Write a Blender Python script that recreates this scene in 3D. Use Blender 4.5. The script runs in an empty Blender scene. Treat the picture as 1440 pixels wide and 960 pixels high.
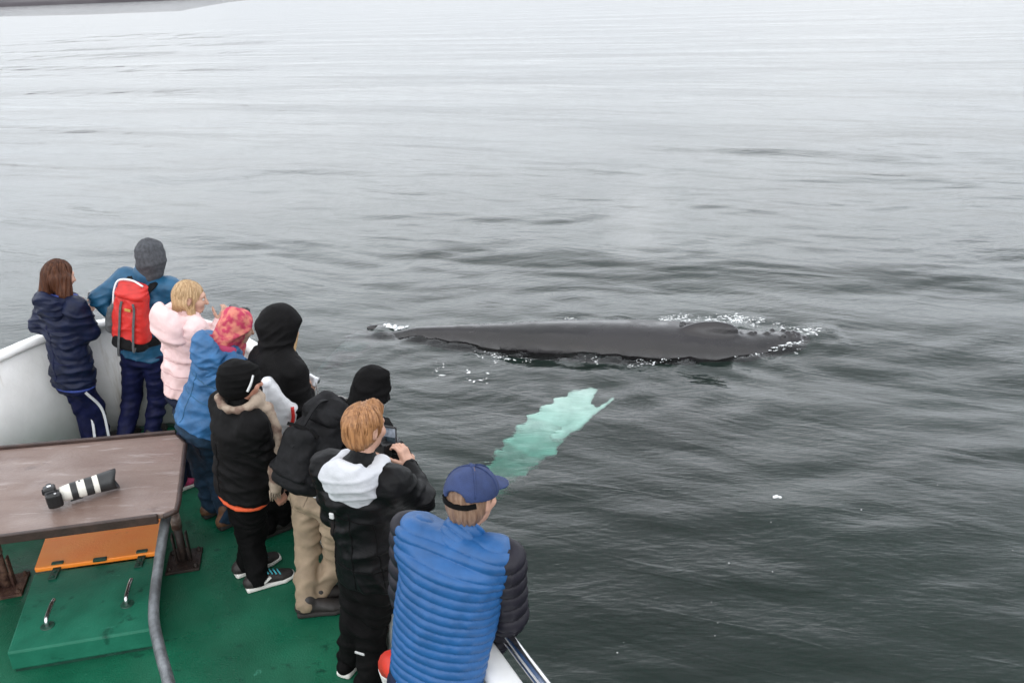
import bpy, bmesh, math, time
import numpy as np
import openvdb as vdb
from mathutils import Matrix, Vector
T0 = time.time()
sc = bpy.context.scene
COL = sc.collection
rng = np.random.default_rng(7)
V = lambda *a: np.array(a, dtype=float)
def nrm(v):
    v = np.asarray(v, float); return v / (np.linalg.norm(v) + 1e-12)

# ------------------------------------------------------------------ camera
DECK, CAM_H = 1.8, 5.4          # deck and camera above the water (z = 0)
FOC = 1200.0                    # focal length in pixels of a 1440 wide frame
PITCH, ROLL = math.atan(508 / FOC), math.radians(2.29)
fwd = V(0, math.cos(PITCH), -math.sin(PITCH)); r0 = V(1, 0, 0); u0 = np.cross(r0, fwd)
cR = math.cos(ROLL) * r0 - math.sin(ROLL) * u0
cU = math.cos(ROLL) * u0 + math.sin(ROLL) * r0
CAMP = V(0, 0, CAM_H)
cd = bpy.data.cameras.new('camera'); co = bpy.data.objects.new('camera', cd); COL.objects.link(co)
cd.sensor_width = 36.0; cd.lens = 36.0 * FOC / 1440; cd.clip_start = .05; cd.clip_end = 20000
m = Matrix.Identity(4)
for i in range(3):
    m[i][0], m[i][1], m[i][2], m[i][3] = cR[i], cU[i], -fwd[i], CAMP[i]
co.matrix_world = m
sc.camera = co
def ray(x, y): return fwd * FOC + cR * (x - 720) - cU * (y - 480)
def onz(x, y, z):                       # surveyed point on a level plane
    d = ray(x, y); return CAMP + d * ((z - CAM_H) / d[2])
def at(x, y, Y):                        # surveyed point at a given distance ahead
    d = ray(x, y); return CAMP + d * (Y / d[1])
def atw(x, y, depth):                   # surveyed point under water (refracted sight line)
    p = onz(x, y, 0); d = nrm(ray(x, y)); hs = math.hypot(d[0], d[1]) / 1.333
    k = depth / math.sqrt(1 - hs * hs); h = nrm(d[:2]) * hs * k
    return V(p[0] + h[0], p[1] + h[1], -depth)

# ------------------------------------------------------------------ sky and sun (overcast)
w = bpy.data.worlds.new("World"); sc.world = w; w.use_nodes = True
nt = w.node_tree; nt.nodes.clear()
N = nt.nodes.new; L = nt.links.new
SUN_EL, SUN_AZ = math.radians(44), math.radians(195)
sky = N('ShaderNodeTexSky'); sky.sky_type = 'NISHITA'; sky.sun_disc = False
sky.sun_elevation = SUN_EL; sky.sun_rotation = SUN_AZ; sky.dust_density = 4; sky.air_density = 1
geo = N('ShaderNodeTexCoord')
mp = N('ShaderNodeMapping'); mp.inputs['Scale'].default_value = (1, 1, 2.5)
L(geo.outputs['Generated'], mp.inputs['Vector'])
cn = N('ShaderNodeTexNoise'); cn.inputs['Scale'].default_value = 2.2; cn.inputs['Detail'].default_value = 4
L(mp.outputs[0], cn.inputs['Vector'])
cr = N('ShaderNodeValToRGB'); cr.color_ramp.elements[0].position = .3; cr.color_ramp.elements[1].position = .7
cr.color_ramp.elements[0].color = (22.8, 24.0, 25.6, 1); cr.color_ramp.elements[1].color = (26.4, 27.2, 28.2, 1)
L(cn.outputs['Fac'], cr.inputs['Fac'])
sx_ = N('ShaderNodeSeparateXYZ'); L(geo.outputs['Generated'], sx_.inputs[0])
hr = N('ShaderNodeValToRGB'); el_ = hr.color_ramp.elements      # overcast: thin bright cloud above the horizon, thicker overhead
for pos, val in ((1, .84), (0, .58), (.05, .66), (.12, .98), (.24, 1.62), (.40, 1.6), (.58, 1.06), (.78, .84)):
    e_ = el_[0] if pos == 0 else (el_[len(el_) - 1] if pos == 1 else el_.new(pos)); e_.color = (val * .5,) * 3 + (1,)
L(sx_.outputs[2], hr.inputs['Fac'])
cm_ = N('ShaderNodeMix'); cm_.data_type = 'RGBA'; cm_.blend_type = 'MULTIPLY'; cm_.inputs['Factor'].default_value = 1
L(cr.outputs[0], cm_.inputs['A']); L(hr.outputs[0], cm_.inputs['B'])
mx = N('ShaderNodeMix'); mx.data_type = 'RGBA'; mx.inputs['Factor'].default_value = .93
L(sky.outputs[0], mx.inputs['A']); L(cm_.outputs['Result'], mx.inputs['B'])
bg = N('ShaderNodeBackground'); bg.inputs['Strength'].default_value = .1
L(mx.outputs['Result'], bg.inputs['Color'])
out = N('ShaderNodeOutputWorld'); L(bg.outputs[0], out.inputs['Surface'])
sl = bpy.data.lights.new('sun', 'SUN'); so = bpy.data.objects.new('sun', sl); COL.objects.link(so)
sl.energy = 1.0; sl.angle = math.radians(115); sl.color = (1, .97, .93)
sd = V(math.sin(SUN_AZ) * math.cos(SUN_EL), math.cos(SUN_AZ) * math.cos(SUN_EL), math.sin(SUN_EL))
so.rotation_euler = Vector(sd).to_track_quat('Z', 'Y').to_euler(); so.location = (0, 0, 40)
sc.view_settings.view_transform = 'Standard'; sc.view_settings.look = 'None'
sc.view_settings.exposure = 0.4; sc.view_settings.gamma = 1; sc.view_settings.use_curve_mapping = False
sc.render.engine = 'CYCLES'; sc.cycles.use_denoising = True
sc.cycles.max_bounces = 10; sc.cycles.transmission_bounces = 6; sc.cycles.volume_bounces = 2
sc.cycles.diffuse_bounces = 3; sc.cycles.glossy_bounces = 3; sc.cycles.transparent_max_bounces = 8

# ------------------------------------------------------------------ materials
def mat(name, col, rough=.6, var=.12, vscale=8, bump=.0, bscale=60, metal=0, col2=None, stretch=(1, 1, 1), spec=.5, detail=5, sheen=0, lo=.35, hi=.65, coat=0, wear=(), rvar=None):
    M = bpy.data.materials.new(name); M.use_nodes = True; t = M.node_tree
    b = t.nodes['Principled BSDF']; b.inputs['Roughness'].default_value = rough; b.inputs['Metallic'].default_value = metal
    b.inputs['Specular IOR Level'].default_value = spec
    if sheen: b.inputs['Sheen Weight'].default_value = sheen
    if coat: b.inputs['Coat Weight'].default_value = coat; b.inputs['Coat Roughness'].default_value = .15
    tc = t.nodes.new('ShaderNodeTexCoord'); mpp = t.nodes.new('ShaderNodeMapping'); mpp.inputs['Scale'].default_value = stretch
    t.links.new(tc.outputs['Object'], mpp.inputs['Vector'])
    n = t.nodes.new('ShaderNodeTexNoise'); n.inputs['Scale'].default_value = vscale; n.inputs['Detail'].default_value = detail
    t.links.new(mpp.outputs[0], n.inputs['Vector'])
    r = t.nodes.new('ShaderNodeValToRGB'); e = r.color_ramp.elements
    e[0].position, e[1].position = lo, hi
    c = np.array(col); c2 = np.array(col2) if col2 is not None else None
    if c2 is None: a, bb = c * (1 - var), np.minimum(c * (1 + var), 1)
    else: a, bb = c, c2
    e[0].color = (*a, 1); e[1].color = (*bb, 1)
    t.links.new(n.outputs['Fac'], r.inputs['Fac']); 
    last = r.outputs[0]
    for wc, ws, wlo, whi, wst in wear:          # scuffs, stains and spots with a shape of their own
        m3 = t.nodes.new('ShaderNodeMapping'); m3.inputs['Scale'].default_value = wst; t.links.new(tc.outputs['Object'], m3.inputs['Vector'])
        n3 = t.nodes.new('ShaderNodeTexNoise'); n3.inputs['Scale'].default_value = ws; n3.inputs['Detail'].default_value = 7; n3.inputs['Roughness'].default_value = .62
        t.links.new(m3.outputs[0], n3.inputs['Vector'])
        mr = t.nodes.new('ShaderNodeMapRange'); mr.inputs[1].default_value = wlo; mr.inputs[2].default_value = whi; t.links.new(n3.outputs['Fac'], mr.inputs[0])
        mm = t.nodes.new('ShaderNodeMix'); mm.data_type = 'RGBA'; t.links.new(mr.outputs[0], mm.inputs['Factor']); t.links.new(last, mm.inputs['A']); mm.inputs['B'].default_value = (*wc, 1)
        last = mm.outputs['Result']
    t.links.new(last, b.inputs['Base Color'])
    if rvar:
        n5 = t.nodes.new('ShaderNodeTexNoise'); n5.inputs['Scale'].default_value = rvar[2]; n5.inputs['Detail'].default_value = 5; t.links.new(tc.outputs['Object'], n5.inputs['Vector'])
        m5 = t.nodes.new('ShaderNodeMapRange'); m5.inputs[1].default_value = .42; m5.inputs[2].default_value = .6; m5.inputs[3].default_value = rvar[0]; m5.inputs[4].default_value = rvar[1]
        t.links.new(n5.outputs['Fac'], m5.inputs[0]); t.links.new(m5.outputs[0], b.inputs['Roughness'])
    if bump:
        n2 = t.nodes.new('ShaderNodeTexNoise'); n2.inputs['Scale'].default_value = bscale; n2.inputs['Detail'].default_value = 4
        t.links.new(mpp.outputs[0], n2.inputs['Vector'])
        bp = t.nodes.new('ShaderNodeBump'); bp.inputs['Strength'].default_value = bump; bp.inputs['Distance'].default_value = .01
        t.links.new(n2.outputs['Fac'], bp.inputs['Height']); t.links.new(bp.outputs[0], b.inputs['Normal'])
    return M
FAB = dict(rough=.75, var=.18, vscale=14, bump=.25, bscale=180, spec=.3)
M = dict(
    skin=mat('skin', (.50, .29, .21), .5, .12, 20, .1, 200),
    skin_red=mat('skin_dim_light', (.47, .23, .16), .5, .12, 20, .1, 200),  # redder skin: dim light on the hand put into the colour
    navy=mat('navy_shell', (.006, .010, .032), .5, .25, 12, .2, 120, spec=.22),
    navy_lining=mat('blue_lining', (.022, .045, .22), .7, .2, 12, .2, 120),
    navy_trouser=mat('navy_track_trousers', (.006, .008, .040), .6, .3, 14, .2, 140, spec=.2),
    teal=mat('teal_jacket', (.008, .075, .155), .55, .2, 12, .2, 120),
    greyknit=mat('grey_fleece', (.055, .058, .066), .9, .25, 40, .4, 220),
    red=mat('red_pack', (.52, .018, .014), .5, .15, 14, .2, 120),
    black=mat('black_shell', (.0035, .0035, .0042), .5, .35, 10, .2, 110, spec=.16),
    black2=mat('black_soft', (.0038, .0035, .0038), .75, .3, 12, .3, 160, spec=.14),
    blackm=mat('black_matte', (.003, .0028, .003), .8, .3, 12, .3, 160, spec=.12),
    pack=mat('black_pack', (.006, .006, .007), .65, .35, 25, .3, 160, spec=.16),
    greymesh=mat('grey_mesh', (.075, .08, .085), .75, .25, 30, .3, 150),
    greystrap=mat('grey_strap', (.30, .29, .28), .8, .15, 20, .3, 160),
    pink=mat('pale_pink', (.74, .53, .52), .6, .06, 8, .2, 90),
    blue=mat('blue_jacket', (.018, .098, .235), .6, .18, 12, .25, 130),
    magenta=mat('magenta_lining', (.34, .03, .09), .75, .2, 12, .2, 120),
    jeans=mat('dark_jeans', (.012, .030, .055), .8, .35, 18, .3, 180, spec=.2),
    jeans_navy=mat('navy_jeans', (.008, .012, .032), .8, .35, 18, .3, 180, spec=.2),
    khaki=mat('khaki', (.275, .205, .138), .75, .14, 10, .25, 140),
    white=mat('white_fabric', (.72, .73, .76), .7, .06, 8, .2, 110),
    palegrey=mat('pale_grey_hood', (.50, .51, .54), .7, .07, 8, .2, 110),
    orange=mat('orange_hem', (.62, .085, .022), .7, .1, 8, .2, 110),
    scarf_p=mat('patterned_scarf', (.43, .035, .085), .85, 0, 22, .4, 120, col2=(.58, .19, .14), lo=.42, hi=.58),
    scarf_b=mat('beige_scarf', (.33, .26, .20), .85, 0, 9, .4, 120, col2=(.16, .10, .075), lo=.5, hi=.62),
    vest=mat('blue_down', (.012, .078, .225), .46, .10, 14, .12, 90, spec=.4),
    downsleeve=mat('charcoal_down', (.012, .011, .017), .5, .2, 14, .12, 90, spec=.25),
    cap=mat('navy_cap', (.018, .034, .105), .8, .15, 20, .35, 220),
    brown_boot=mat('brown_boot', (.12, .055, .026), .55, .3, 18, .2, 90),
    dark_shoe=mat('dark_shoe', (.022, .018, .017), .55, .3, 20, .2, 90),
    sole_white=mat('white_sole', (.66, .65, .61), .6, .08, 20, .1, 90),
    sole_dark=mat('dark_sole', (.02, .018, .016), .8, .2, 20, .1, 90),
    turquoise=mat('turquoise_lace', (.05, .36, .42), .6, .1, 20),
    pinkshoe=mat('pink_shoe', (.42, .035, .12), .6, .3, 30),
    silver=mat('silver_print', (.55, .55, .55), .4, .05),
    hair_brown=mat('brown_hair', (.042, .014, .007), .5, 0, 30, .5, 90, spec=.25, col2=(.095, .036, .017), stretch=(2, 2, .15)),
    hair_blond=mat('blond_hair', (.34, .21, .10), .45, 0, 30, .5, 90, col2=(.53, .36, .20), stretch=(2, 2, .15)),
    hair_sandy=mat('sandy_hair', (.20, .085, .030), .42, 0, 34, .6, 90, col2=(.42, .205, .085), stretch=(2.2, 2.2, .25)),
    hair_grey=mat('greying_hair', (.14, .075, .045), .5, 0, 34, .5, 90, col2=(.26, .165, .11), stretch=(2, 2, .3)),
    eye=mat('eye', (.5, .48, .45), .2, .05),
    # boat
    deck=mat('green_deck', (.004, .070, .036), .45, 0, 2.2, .35, 90, rvar=(.22, .6, 2.6), col2=(.012, .128, .070), lo=.32, hi=.72, detail=8, spec=.28, wear=(((.003, .045, .026), 5.5, .60, .68, (1, 1.6, 1)), ((.05, .22, .15), 9, .66, .74, (1.4, .6, 1)), ((.12, .09, .07), 16, .72, .78, (1, 1, 1)))),
    hatchgreen=mat('green_hatch', (.008, .098, .058), .45, 0, 4.5, .2, 60, col2=(.018, .160, .098), lo=.3, hi=.7, detail=8, spec=.25, wear=(((.004, .05, .03), 7, .60, .70, (1, 1, 1)), ((.06, .24, .17), 12, .66, .74, (.5, 1.6, 1)), ((.02, .03, .025), 22, .70, .76, (1, 1, 1)))),
    white_paint=mat('white_paint', (.60, .60, .585), .5, 0, 2.2, .3, 25, col2=(.78, .78, .775), lo=.25, hi=.6, detail=8, wear=(((.50, .47, .42), 5, .58, .74, (1.6, 1.6, .16)), ((.42, .30, .20), 9, .70, .78, (2, 2, .25)))),
    cap_paint=mat('cap_white', (.80, .80, .79), .4, .05, 6, .15, 30),
    hull=mat('hull_dark', (.05, .06, .09), .4, .1, 3),
    steel=mat('brushed_steel', (.62, .62, .63), .25, .08, 20, .05, 80, metal=1),
    pipe=mat('weathered_pipe', (.16, .17, .18), .42, .35, 16, .3, 60, metal=.5),
    rust=mat('rusty_steel', (.045, .016, .010), .75, 0, 22, .8, 60, col2=(.16, .085, .055), lo=.4, hi=.75),
    rustleg=mat('worn_leg', (.060, .030, .022), .6, 0, 18, .4, 60, col2=(.28, .23, .20), lo=.42, hi=.7),
    darkplate=mat('dark_plate', (.016, .009, .007), .6, 0, 26, .6, 60, col2=(.055, .035, .026), lo=.5, hi=.8),
    darkgreen=mat('dark_green_iron', (.006, .045, .028), .5, .3, 20, .3, 60),
    table=mat('brown_board', (.140, .090, .074), .45, 0, 5, .3, 60, col2=(.205, .148, .124), stretch=(.5, 2, 1), lo=.2, hi=.8, detail=9, rvar=(.3, .55, 3.5), wear=(((.30, .25, .235), 9, .58, .72, (.35, 2.2, 1)), ((.09, .055, .045), 6, .62, .74, (.7, 1.2, 1)), ((.07, .04, .032), 26, .68, .74, (.4, 2, 1)))),
    lip=mat('dark_brown_lip', (.035, .018, .014), .5, .3, 12, .3, 60),
    orangepanel=mat('orange_panel', (.97, .255, .022), .45, 0, 5, .15, 60, col2=(.97, .315, .045), wear=(((.66, .18, .03), 11, .64, .74, (1, 1, 1)),), lo=.3, hi=.7),
    orangeedge=mat('orange_edge', (.75, .045, .01), .5, .1, 8),
    cambody=mat('camera_black', (.006, .006, .007), .4, .2, 40, .25, 160),
    lenswhite=mat('lens_white', (.66, .64, .58), .4, .04, 20),
    lenshood=mat('hood_black', (.020, .021, .022), .45, .15, 20, .1, 90),
    glass=mat('dark_glass', (.01, .012, .016), .06, .05),
    redring=mat('buoy_red', (.55, .03, .015), .5, .15, 8, .1, 40),
    buoywhite=mat('buoy_white', (.75, .74, .72), .5, .06, 8, .1, 40),
    foam=mat('foam', (.82, .84, .85), .6, .05, 30),
)
M['foam'].node_tree.nodes['Principled BSDF'].inputs['Subsurface Weight'].default_value = 0

# ------------------------------------------------------------------ objects
def link(o): COL.objects.link(o); return o
def newmesh(name, v, f, mt, base=None, smooth=True):
    me = bpy.data.meshes.new(name); v = np.asarray(v, np.float64)
    if base is not None: v = v - np.asarray(base)
    if isinstance(f, np.ndarray):
        k = f.shape[1]
        me.vertices.add(len(v)); me.vertices.foreach_set('co', v.astype(np.float32).ravel())
        me.loops.add(f.size); me.loops.foreach_set('vertex_index', f.astype(np.int32).ravel())
        me.polygons.add(len(f)); me.polygons.foreach_set('loop_start', np.arange(len(f), dtype=np.int32) * k)
        me.update(calc_edges=True)
    else:
        me.from_pydata([tuple(p) for p in v], [], [tuple(int(i) for i in q) for q in f]); me.update()
    if smooth: me.polygons.foreach_set('use_smooth', np.ones(len(me.polygons), dtype=bool))
    if mt: me.materials.append(mt)
    return me
class Thing:
    """one thing: a root (Empty or body mesh) at its base; parts and sub-parts under it"""
    def __init__(s, name, label, cat, base, mesh=None, group=None, kind=None, mt=None):
        s.base = np.asarray(base, float)
        d = newmesh(name, mesh[0], mesh[1], mt, s.base, mesh[2] if len(mesh) > 2 else True) if mesh else None
        s.root = link(bpy.data.objects.new(name, d)); s.root.location = s.base
        if label: s.root['label'] = label
        if cat: s.root['category'] = cat
        if group: s.root['group'] = group
        if kind: s.root['kind'] = kind
    def part(s, name, mesh, mt, parent=None, label=None, kind=None):
        me = newmesh(name, mesh[0], mesh[1], mt, s.base, mesh[2] if len(mesh) > 2 else True)
        o = link(bpy.data.objects.new(name, me)); o.parent = parent or s.root
        if label: o['label'] = label
        if kind: o['kind'] = kind
        return o
def structure(name, mesh, mt):
    o = link(bpy.data.objects.new(name, newmesh(name, mesh[0], mesh[1], mt, None, mesh[2] if len(mesh) > 2 else True)))
    o['kind'] = 'structure'; return o
def join(*ms):
    vs, fs, o = [], [], 0
    for mm in ms:
        vs.append(np.asarray(mm[0], float)); fs += [tuple(int(i) + o for i in q) for q in mm[1]]; o += len(mm[0])
    return np.vstack(vs), fs, ms[0][2] if len(ms[0]) > 2 else True

# plain mesh shapes
def from_bm(bm, smooth=False):
    bm.verts.ensure_lookup_table(); bm.verts.index_update()
    r = (np.array([v.co[:] for v in bm.verts]), [[v.index for v in f.verts] for f in bm.faces], smooth); bm.free(); return r
def box(c, size, ax=None, bev=.006, seg=2):
    bm = bmesh.new(); bmesh.ops.create_cube(bm, size=1)
    for v in bm.verts: v.co = Vector((v.co.x * size[0], v.co.y * size[1], v.co.z * size[2]))
    if bev: bmesh.ops.bevel(bm, geom=list(bm.edges), offset=bev, segments=seg, affect='EDGES', profile=.5)
    v, f, s = from_bm(bm)
    A = np.eye(3) if ax is None else np.array(ax)
    return v @ A + np.asarray(c), f, False
def prism(poly, z0, z1, bev=.006):
    bm = bmesh.new(); vs = [bm.verts.new((p[0], p[1], z1)) for p in poly]
    fc = bm.faces.new(vs); fc.normal_update()
    if fc.normal.z < 0: fc.normal_flip()
    ex = bmesh.ops.extrude_face_region(bm, geom=[fc])
    for g in ex['geom']:
        if isinstance(g, bmesh.types.BMVert): g.co.z = z0
    bmesh.ops.recalc_face_normals(bm, faces=bm.faces)
    if bev: bmesh.ops.bevel(bm, geom=list(bm.edges), offset=bev, segments=2, affect='EDGES', profile=.5)
    return from_bm(bm)
def smoothpath(P, n):
    P = np.asarray(P, float); Q = np.vstack([2 * P[0] - P[1], P, 2 * P[-1] - P[-2]]); o = []
    for i in range(1, len(Q) - 2):
        a, b, c, d = Q[i - 1:i + 3]
        for t in np.linspace(0, 1, n, endpoint=False):
            o.append(.5 * ((2 * b) + (c - a) * t + (2 * a - 5 * b + 4 * c - d) * t * t + (3 * b - a - 3 * c + d) * t ** 3))
    o.append(P[-1]); return np.array(o)
def tube(P, r, seg=12, caps=True):
    P = np.asarray(P, float); n = len(P); r = np.broadcast_to(np.asarray(r, float), (n,))
    T = np.gradient(P, axis=0); T /= np.linalg.norm(T, axis=1)[:, None] + 1e-12
    up = V(0, 0, 1) if abs(T[0][2]) < .9 else V(1, 0, 0)
    a = nrm(np.cross(T[0], up)); vs = []
    for i in range(n):
        a = nrm(a - T[i] * (a @ T[i])); b = np.cross(T[i], a)
        for k in range(seg):
            t = 2 * math.pi * k / seg; vs.append(P[i] + r[i] * (math.cos(t) * a + math.sin(t) * b))
    fs = [(i * seg + k, i * seg + (k + 1) % seg, (i + 1) * seg + (k + 1) % seg, (i + 1) * seg + k) for i in range(n - 1) for k in range(seg)]
    if caps: fs += [tuple(range(seg))[::-1], tuple((n - 1) * seg + k for k in range(seg))]
    return np.array(vs), fs, True
def ribbon(P, side, wdt, th):
    """flat strap along a path: width along side vector, thickness across"""
    P = np.asarray(P, float); vs, fs = [], []; n = len(P)
    T = np.gradient(P, axis=0)
    for i in range(n):
        t = nrm(T[i]); s = side if np.ndim(side) == 1 else side[i]; s = nrm(s - t * (s @ t)); u = np.cross(t, s)
        for a, b in ((-1, -1), (1, -1), (1, 1), (-1, 1)): vs.append(P[i] + s * a * wdt / 2 + u * b * th / 2)
    for i in range(n - 1):
        for k in range(4): fs.append((i * 4 + k, i * 4 + (k + 1) % 4, i * 4 + 4 + (k + 1) % 4, i * 4 + 4 + k))
    fs += [(3, 2, 1, 0), tuple((n - 1) * 4 + k for k in range(4))]
    return np.array(vs), fs, False
def lathe(o, ax, prof, seg=28):
    ax = nrm(ax); a = nrm(np.cross(ax, V(0, 0, 1) if abs(ax[2]) < .9 else V(1, 0, 0))); b = np.cross(ax, a)
    P = np.array([o + ax * t for t, _ in prof]); vs, fs = [], []
    for i, (t, r) in enumerate(prof):
        for k in range(seg):
            q = 2 * math.pi * k / seg; vs.append(P[i] + r * (math.cos(q) * a + math.sin(q) * b))
    for i in range(len(prof) - 1):
        for k in range(seg): fs.append((i * seg + k, i * seg + (k + 1) % seg, (i + 1) * seg + (k + 1) % seg, (i + 1) * seg + k))
    return np.array(vs), fs, True

# ------------------------------------------------------------------ signed-distance modelling
def vnoise(p, seed=0):
    """smooth value noise in [0,1] at points p (n,3)"""
    i = np.floor(p).astype(np.int64); f = p - i; f = f * f * (3 - 2 * f); r = 0
    for dx in (0, 1):
        for dy in (0, 1):
            for dz in (0, 1):
                h = ((i[:, 0] + dx) * 374761393 + (i[:, 1] + dy) * 668265263 + (i[:, 2] + dz) * 2147483647 + seed * 974711) & 0x7fffffff
                h = (h ^ (h >> 13)) * 1274126177 & 0x7fffffff; h = (h ^ (h >> 16)) & 0xffff
                r = r + (h / 65535.) * np.where(dx, f[:, 0], 1 - f[:, 0]) * np.where(dy, f[:, 1], 1 - f[:, 1]) * np.where(dz, f[:, 2], 1 - f[:, 2])
    return r
class S:
    def __init__(s, vox=.008): s.v = vox; s.p = []; s.disp = None
    def _add(s, fn, lo, hi, k, op='u'): s.p.append((fn, np.array(lo) - .02, np.array(hi) + .02, k, op)); return s
    def cap(s, a, b, ra, rb=None, k=.03, op='u'):
        a = np.asarray(a, float); b = np.asarray(b, float); rb = ra if rb is None else rb; d = b - a; L2 = d @ d + 1e-12
        def fn(x, y, z):
            px, py, pz = x - a[0], y - a[1], z - a[2]
            t = np.clip((px * d[0] + py * d[1] + pz * d[2]) / L2, 0, 1)
            return np.sqrt((px - t * d[0]) ** 2 + (py - t * d[1]) ** 2 + (pz - t * d[2]) ** 2) - (ra + (rb - ra) * t)
        r = max(ra, rb); return s._add(fn, np.minimum(a, b) - r, np.maximum(a, b) + r, k, op)
    def ell(s, c, r, ax=None, k=.03, op='u'):
        c = np.asarray(c, float); r = np.asarray(r, float); A = np.eye(3) if ax is None else np.array(ax)
        def fn(x, y, z):
            px, py, pz = x - c[0], y - c[1], z - c[2]
            q = [(px * A[i][0] + py * A[i][1] + pz * A[i][2]) for i in range(3)]
            k0 = np.sqrt(sum((q[i] / r[i]) ** 2 for i in range(3))); k1 = np.sqrt(sum((q[i] / r[i] ** 2) ** 2 for i in range(3))) + 1e-9
            return k0 * (k0 - 1) / k1
        R = r.max(); return s._add(fn, c - R, c + R, k, op)
    def bx(s, c, half, ax=None, rd=.02, k=.02, op='u'):
        c = np.asarray(c, float); h = np.asarray(half, float) - rd; A = np.eye(3) if ax is None else np.array(ax)
        def fn(x, y, z):
            px, py, pz = x - c[0], y - c[1], z - c[2]
            q = [np.abs(px * A[i][0] + py * A[i][1] + pz * A[i][2]) - h[i] for i in range(3)]
            o = np.sqrt(sum(np.maximum(i, 0) ** 2 for i in q)); return o + np.minimum(np.maximum(q[0], np.maximum(q[1], q[2])), 0) - rd
        R = np.linalg.norm(half); return s._add(fn, c - R, c + R, k, op)
    def loft(s, pts, ws, ds, side, k=.03, er=.6, op='u', pw=2.):
        """elliptic sections (half width ws along side, half depth ds) swept along pts"""
        pts = [np.asarray(p, float) for p in pts]
        def fn(x, y, z):
            best = None
            for i in range(len(pts) - 1):
                a, b = pts[i], pts[i + 1]; d = b - a; Ln = np.linalg.norm(d); t = d / Ln
                sd = nrm(side - t * (side @ t)); dp = np.cross(t, sd)
                px, py, pz = x - a[0], y - a[1], z - a[2]
                al = px * t[0] + py * t[1] + pz * t[2]; c = np.clip(al, 0, Ln); e = al - c
                u = px * sd[0] + py * sd[1] + pz * sd[2]; v = px * dp[0] + py * dp[1] + pz * dp[2]
                q = c / Ln; wd = ws[i] + (ws[i + 1] - ws[i]) * q; dd = ds[i] + (ds[i + 1] - ds[i]) * q; mn = np.minimum(wd, dd)
                if pw == 2: rr = np.sqrt((u / wd) ** 2 + (v / dd) ** 2 + (e / (mn * er)) ** 2)
                else: rr = (np.abs(u / wd) ** pw + np.abs(v / dd) ** pw + np.abs(e / (mn * er)) ** pw) ** (1 / pw)
                dist = (rr - 1) * mn
                best = dist if best is None else np.minimum(best, dist)
            return best
        P = np.array(pts); R = max(max(ws), max(ds)); return s._add(fn, P.min(0) - R, P.max(0) + R, k, op)
    def cut(s, p, n):
        p = np.asarray(p, float); n = nrm(n)
        s.p.append((lambda x, y, z: (x - p[0]) * n[0] + (y - p[1]) * n[1] + (z - p[2]) * n[2], None, None, 0, 'i2')); return s
    def mesh(s):
        v = s.v; lo = np.min([q[1] for q in s.p if q[1] is not None and q[4] == 'u'], axis=0) - 2 * v
        hi = np.max([q[2] for q in s.p if q[1] is not None and q[4] == 'u'], axis=0) + 2 * v
        n = np.ceil((hi - lo) / v).astype(int) + 1
        xs = [(lo[i] + np.arange(n[i]) * v).astype(np.float32) for i in range(3)]
        D = np.full(n, .3, np.float32)
        for fn, a, b, k, op in s.p:
            if a is None: sl = (slice(None),) * 3
            else:
                mg = k + 2.5 * v; i0 = np.maximum(np.floor((a - mg - lo) / v).astype(int), 0); i1 = np.minimum(np.ceil((b + mg - lo) / v).astype(int) + 1, n)
                if (i1 <= i0).any(): continue
                sl = tuple(slice(i0[i], i1[i]) for i in range(3))
            d = fn(xs[0][sl[0]][:, None, None], xs[1][sl[1]][None, :, None], xs[2][sl[2]][None, None, :]).astype(np.float32)
            o = D[sl]
            if op == 'u':
                if k > 0: h = np.maximum(k - np.abs(o - d), 0) / k; D[sl] = np.minimum(o, d) - h * h * k * .25
                else: D[sl] = np.minimum(o, d)
            elif op == 's':
                if k > 0: h = np.maximum(k - np.abs(o + d), 0) / k; D[sl] = np.maximum(o, -d) + h * h * k * .25
                else: D[sl] = np.maximum(o, -d)
            else: D[sl] = np.maximum(o, d)
        g = vdb.FloatGrid(.3); g.copyFromArray(D)
        p, q = g.convertToQuads(0.0)[:2]
        p = np.asarray(p, float) * v + lo; q = np.asarray(q)
        a = p[q[:, 0]]; nn = np.cross(p[q[:, 1]] - a, p[q[:, 2]] - a)
        if (a * nn).sum() - (a.mean(0) * nn).sum() < 0: q = q[:, ::-1]
        if s.disp is not None:
            fnm = np.cross(p[q[:, 2]] - p[q[:, 0]], p[q[:, 3]] - p[q[:, 1]]); vn = np.zeros_like(p)
            for j in range(4):
                for ax in range(3): vn[:, ax] += np.bincount(q[:, j], fnm[:, ax], len(p))
            vn /= np.linalg.norm(vn, axis=1)[:, None] + 1e-12
            p = p + vn * s.disp(p, vn)[:, None]
        return p, np.ascontiguousarray(q)
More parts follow.
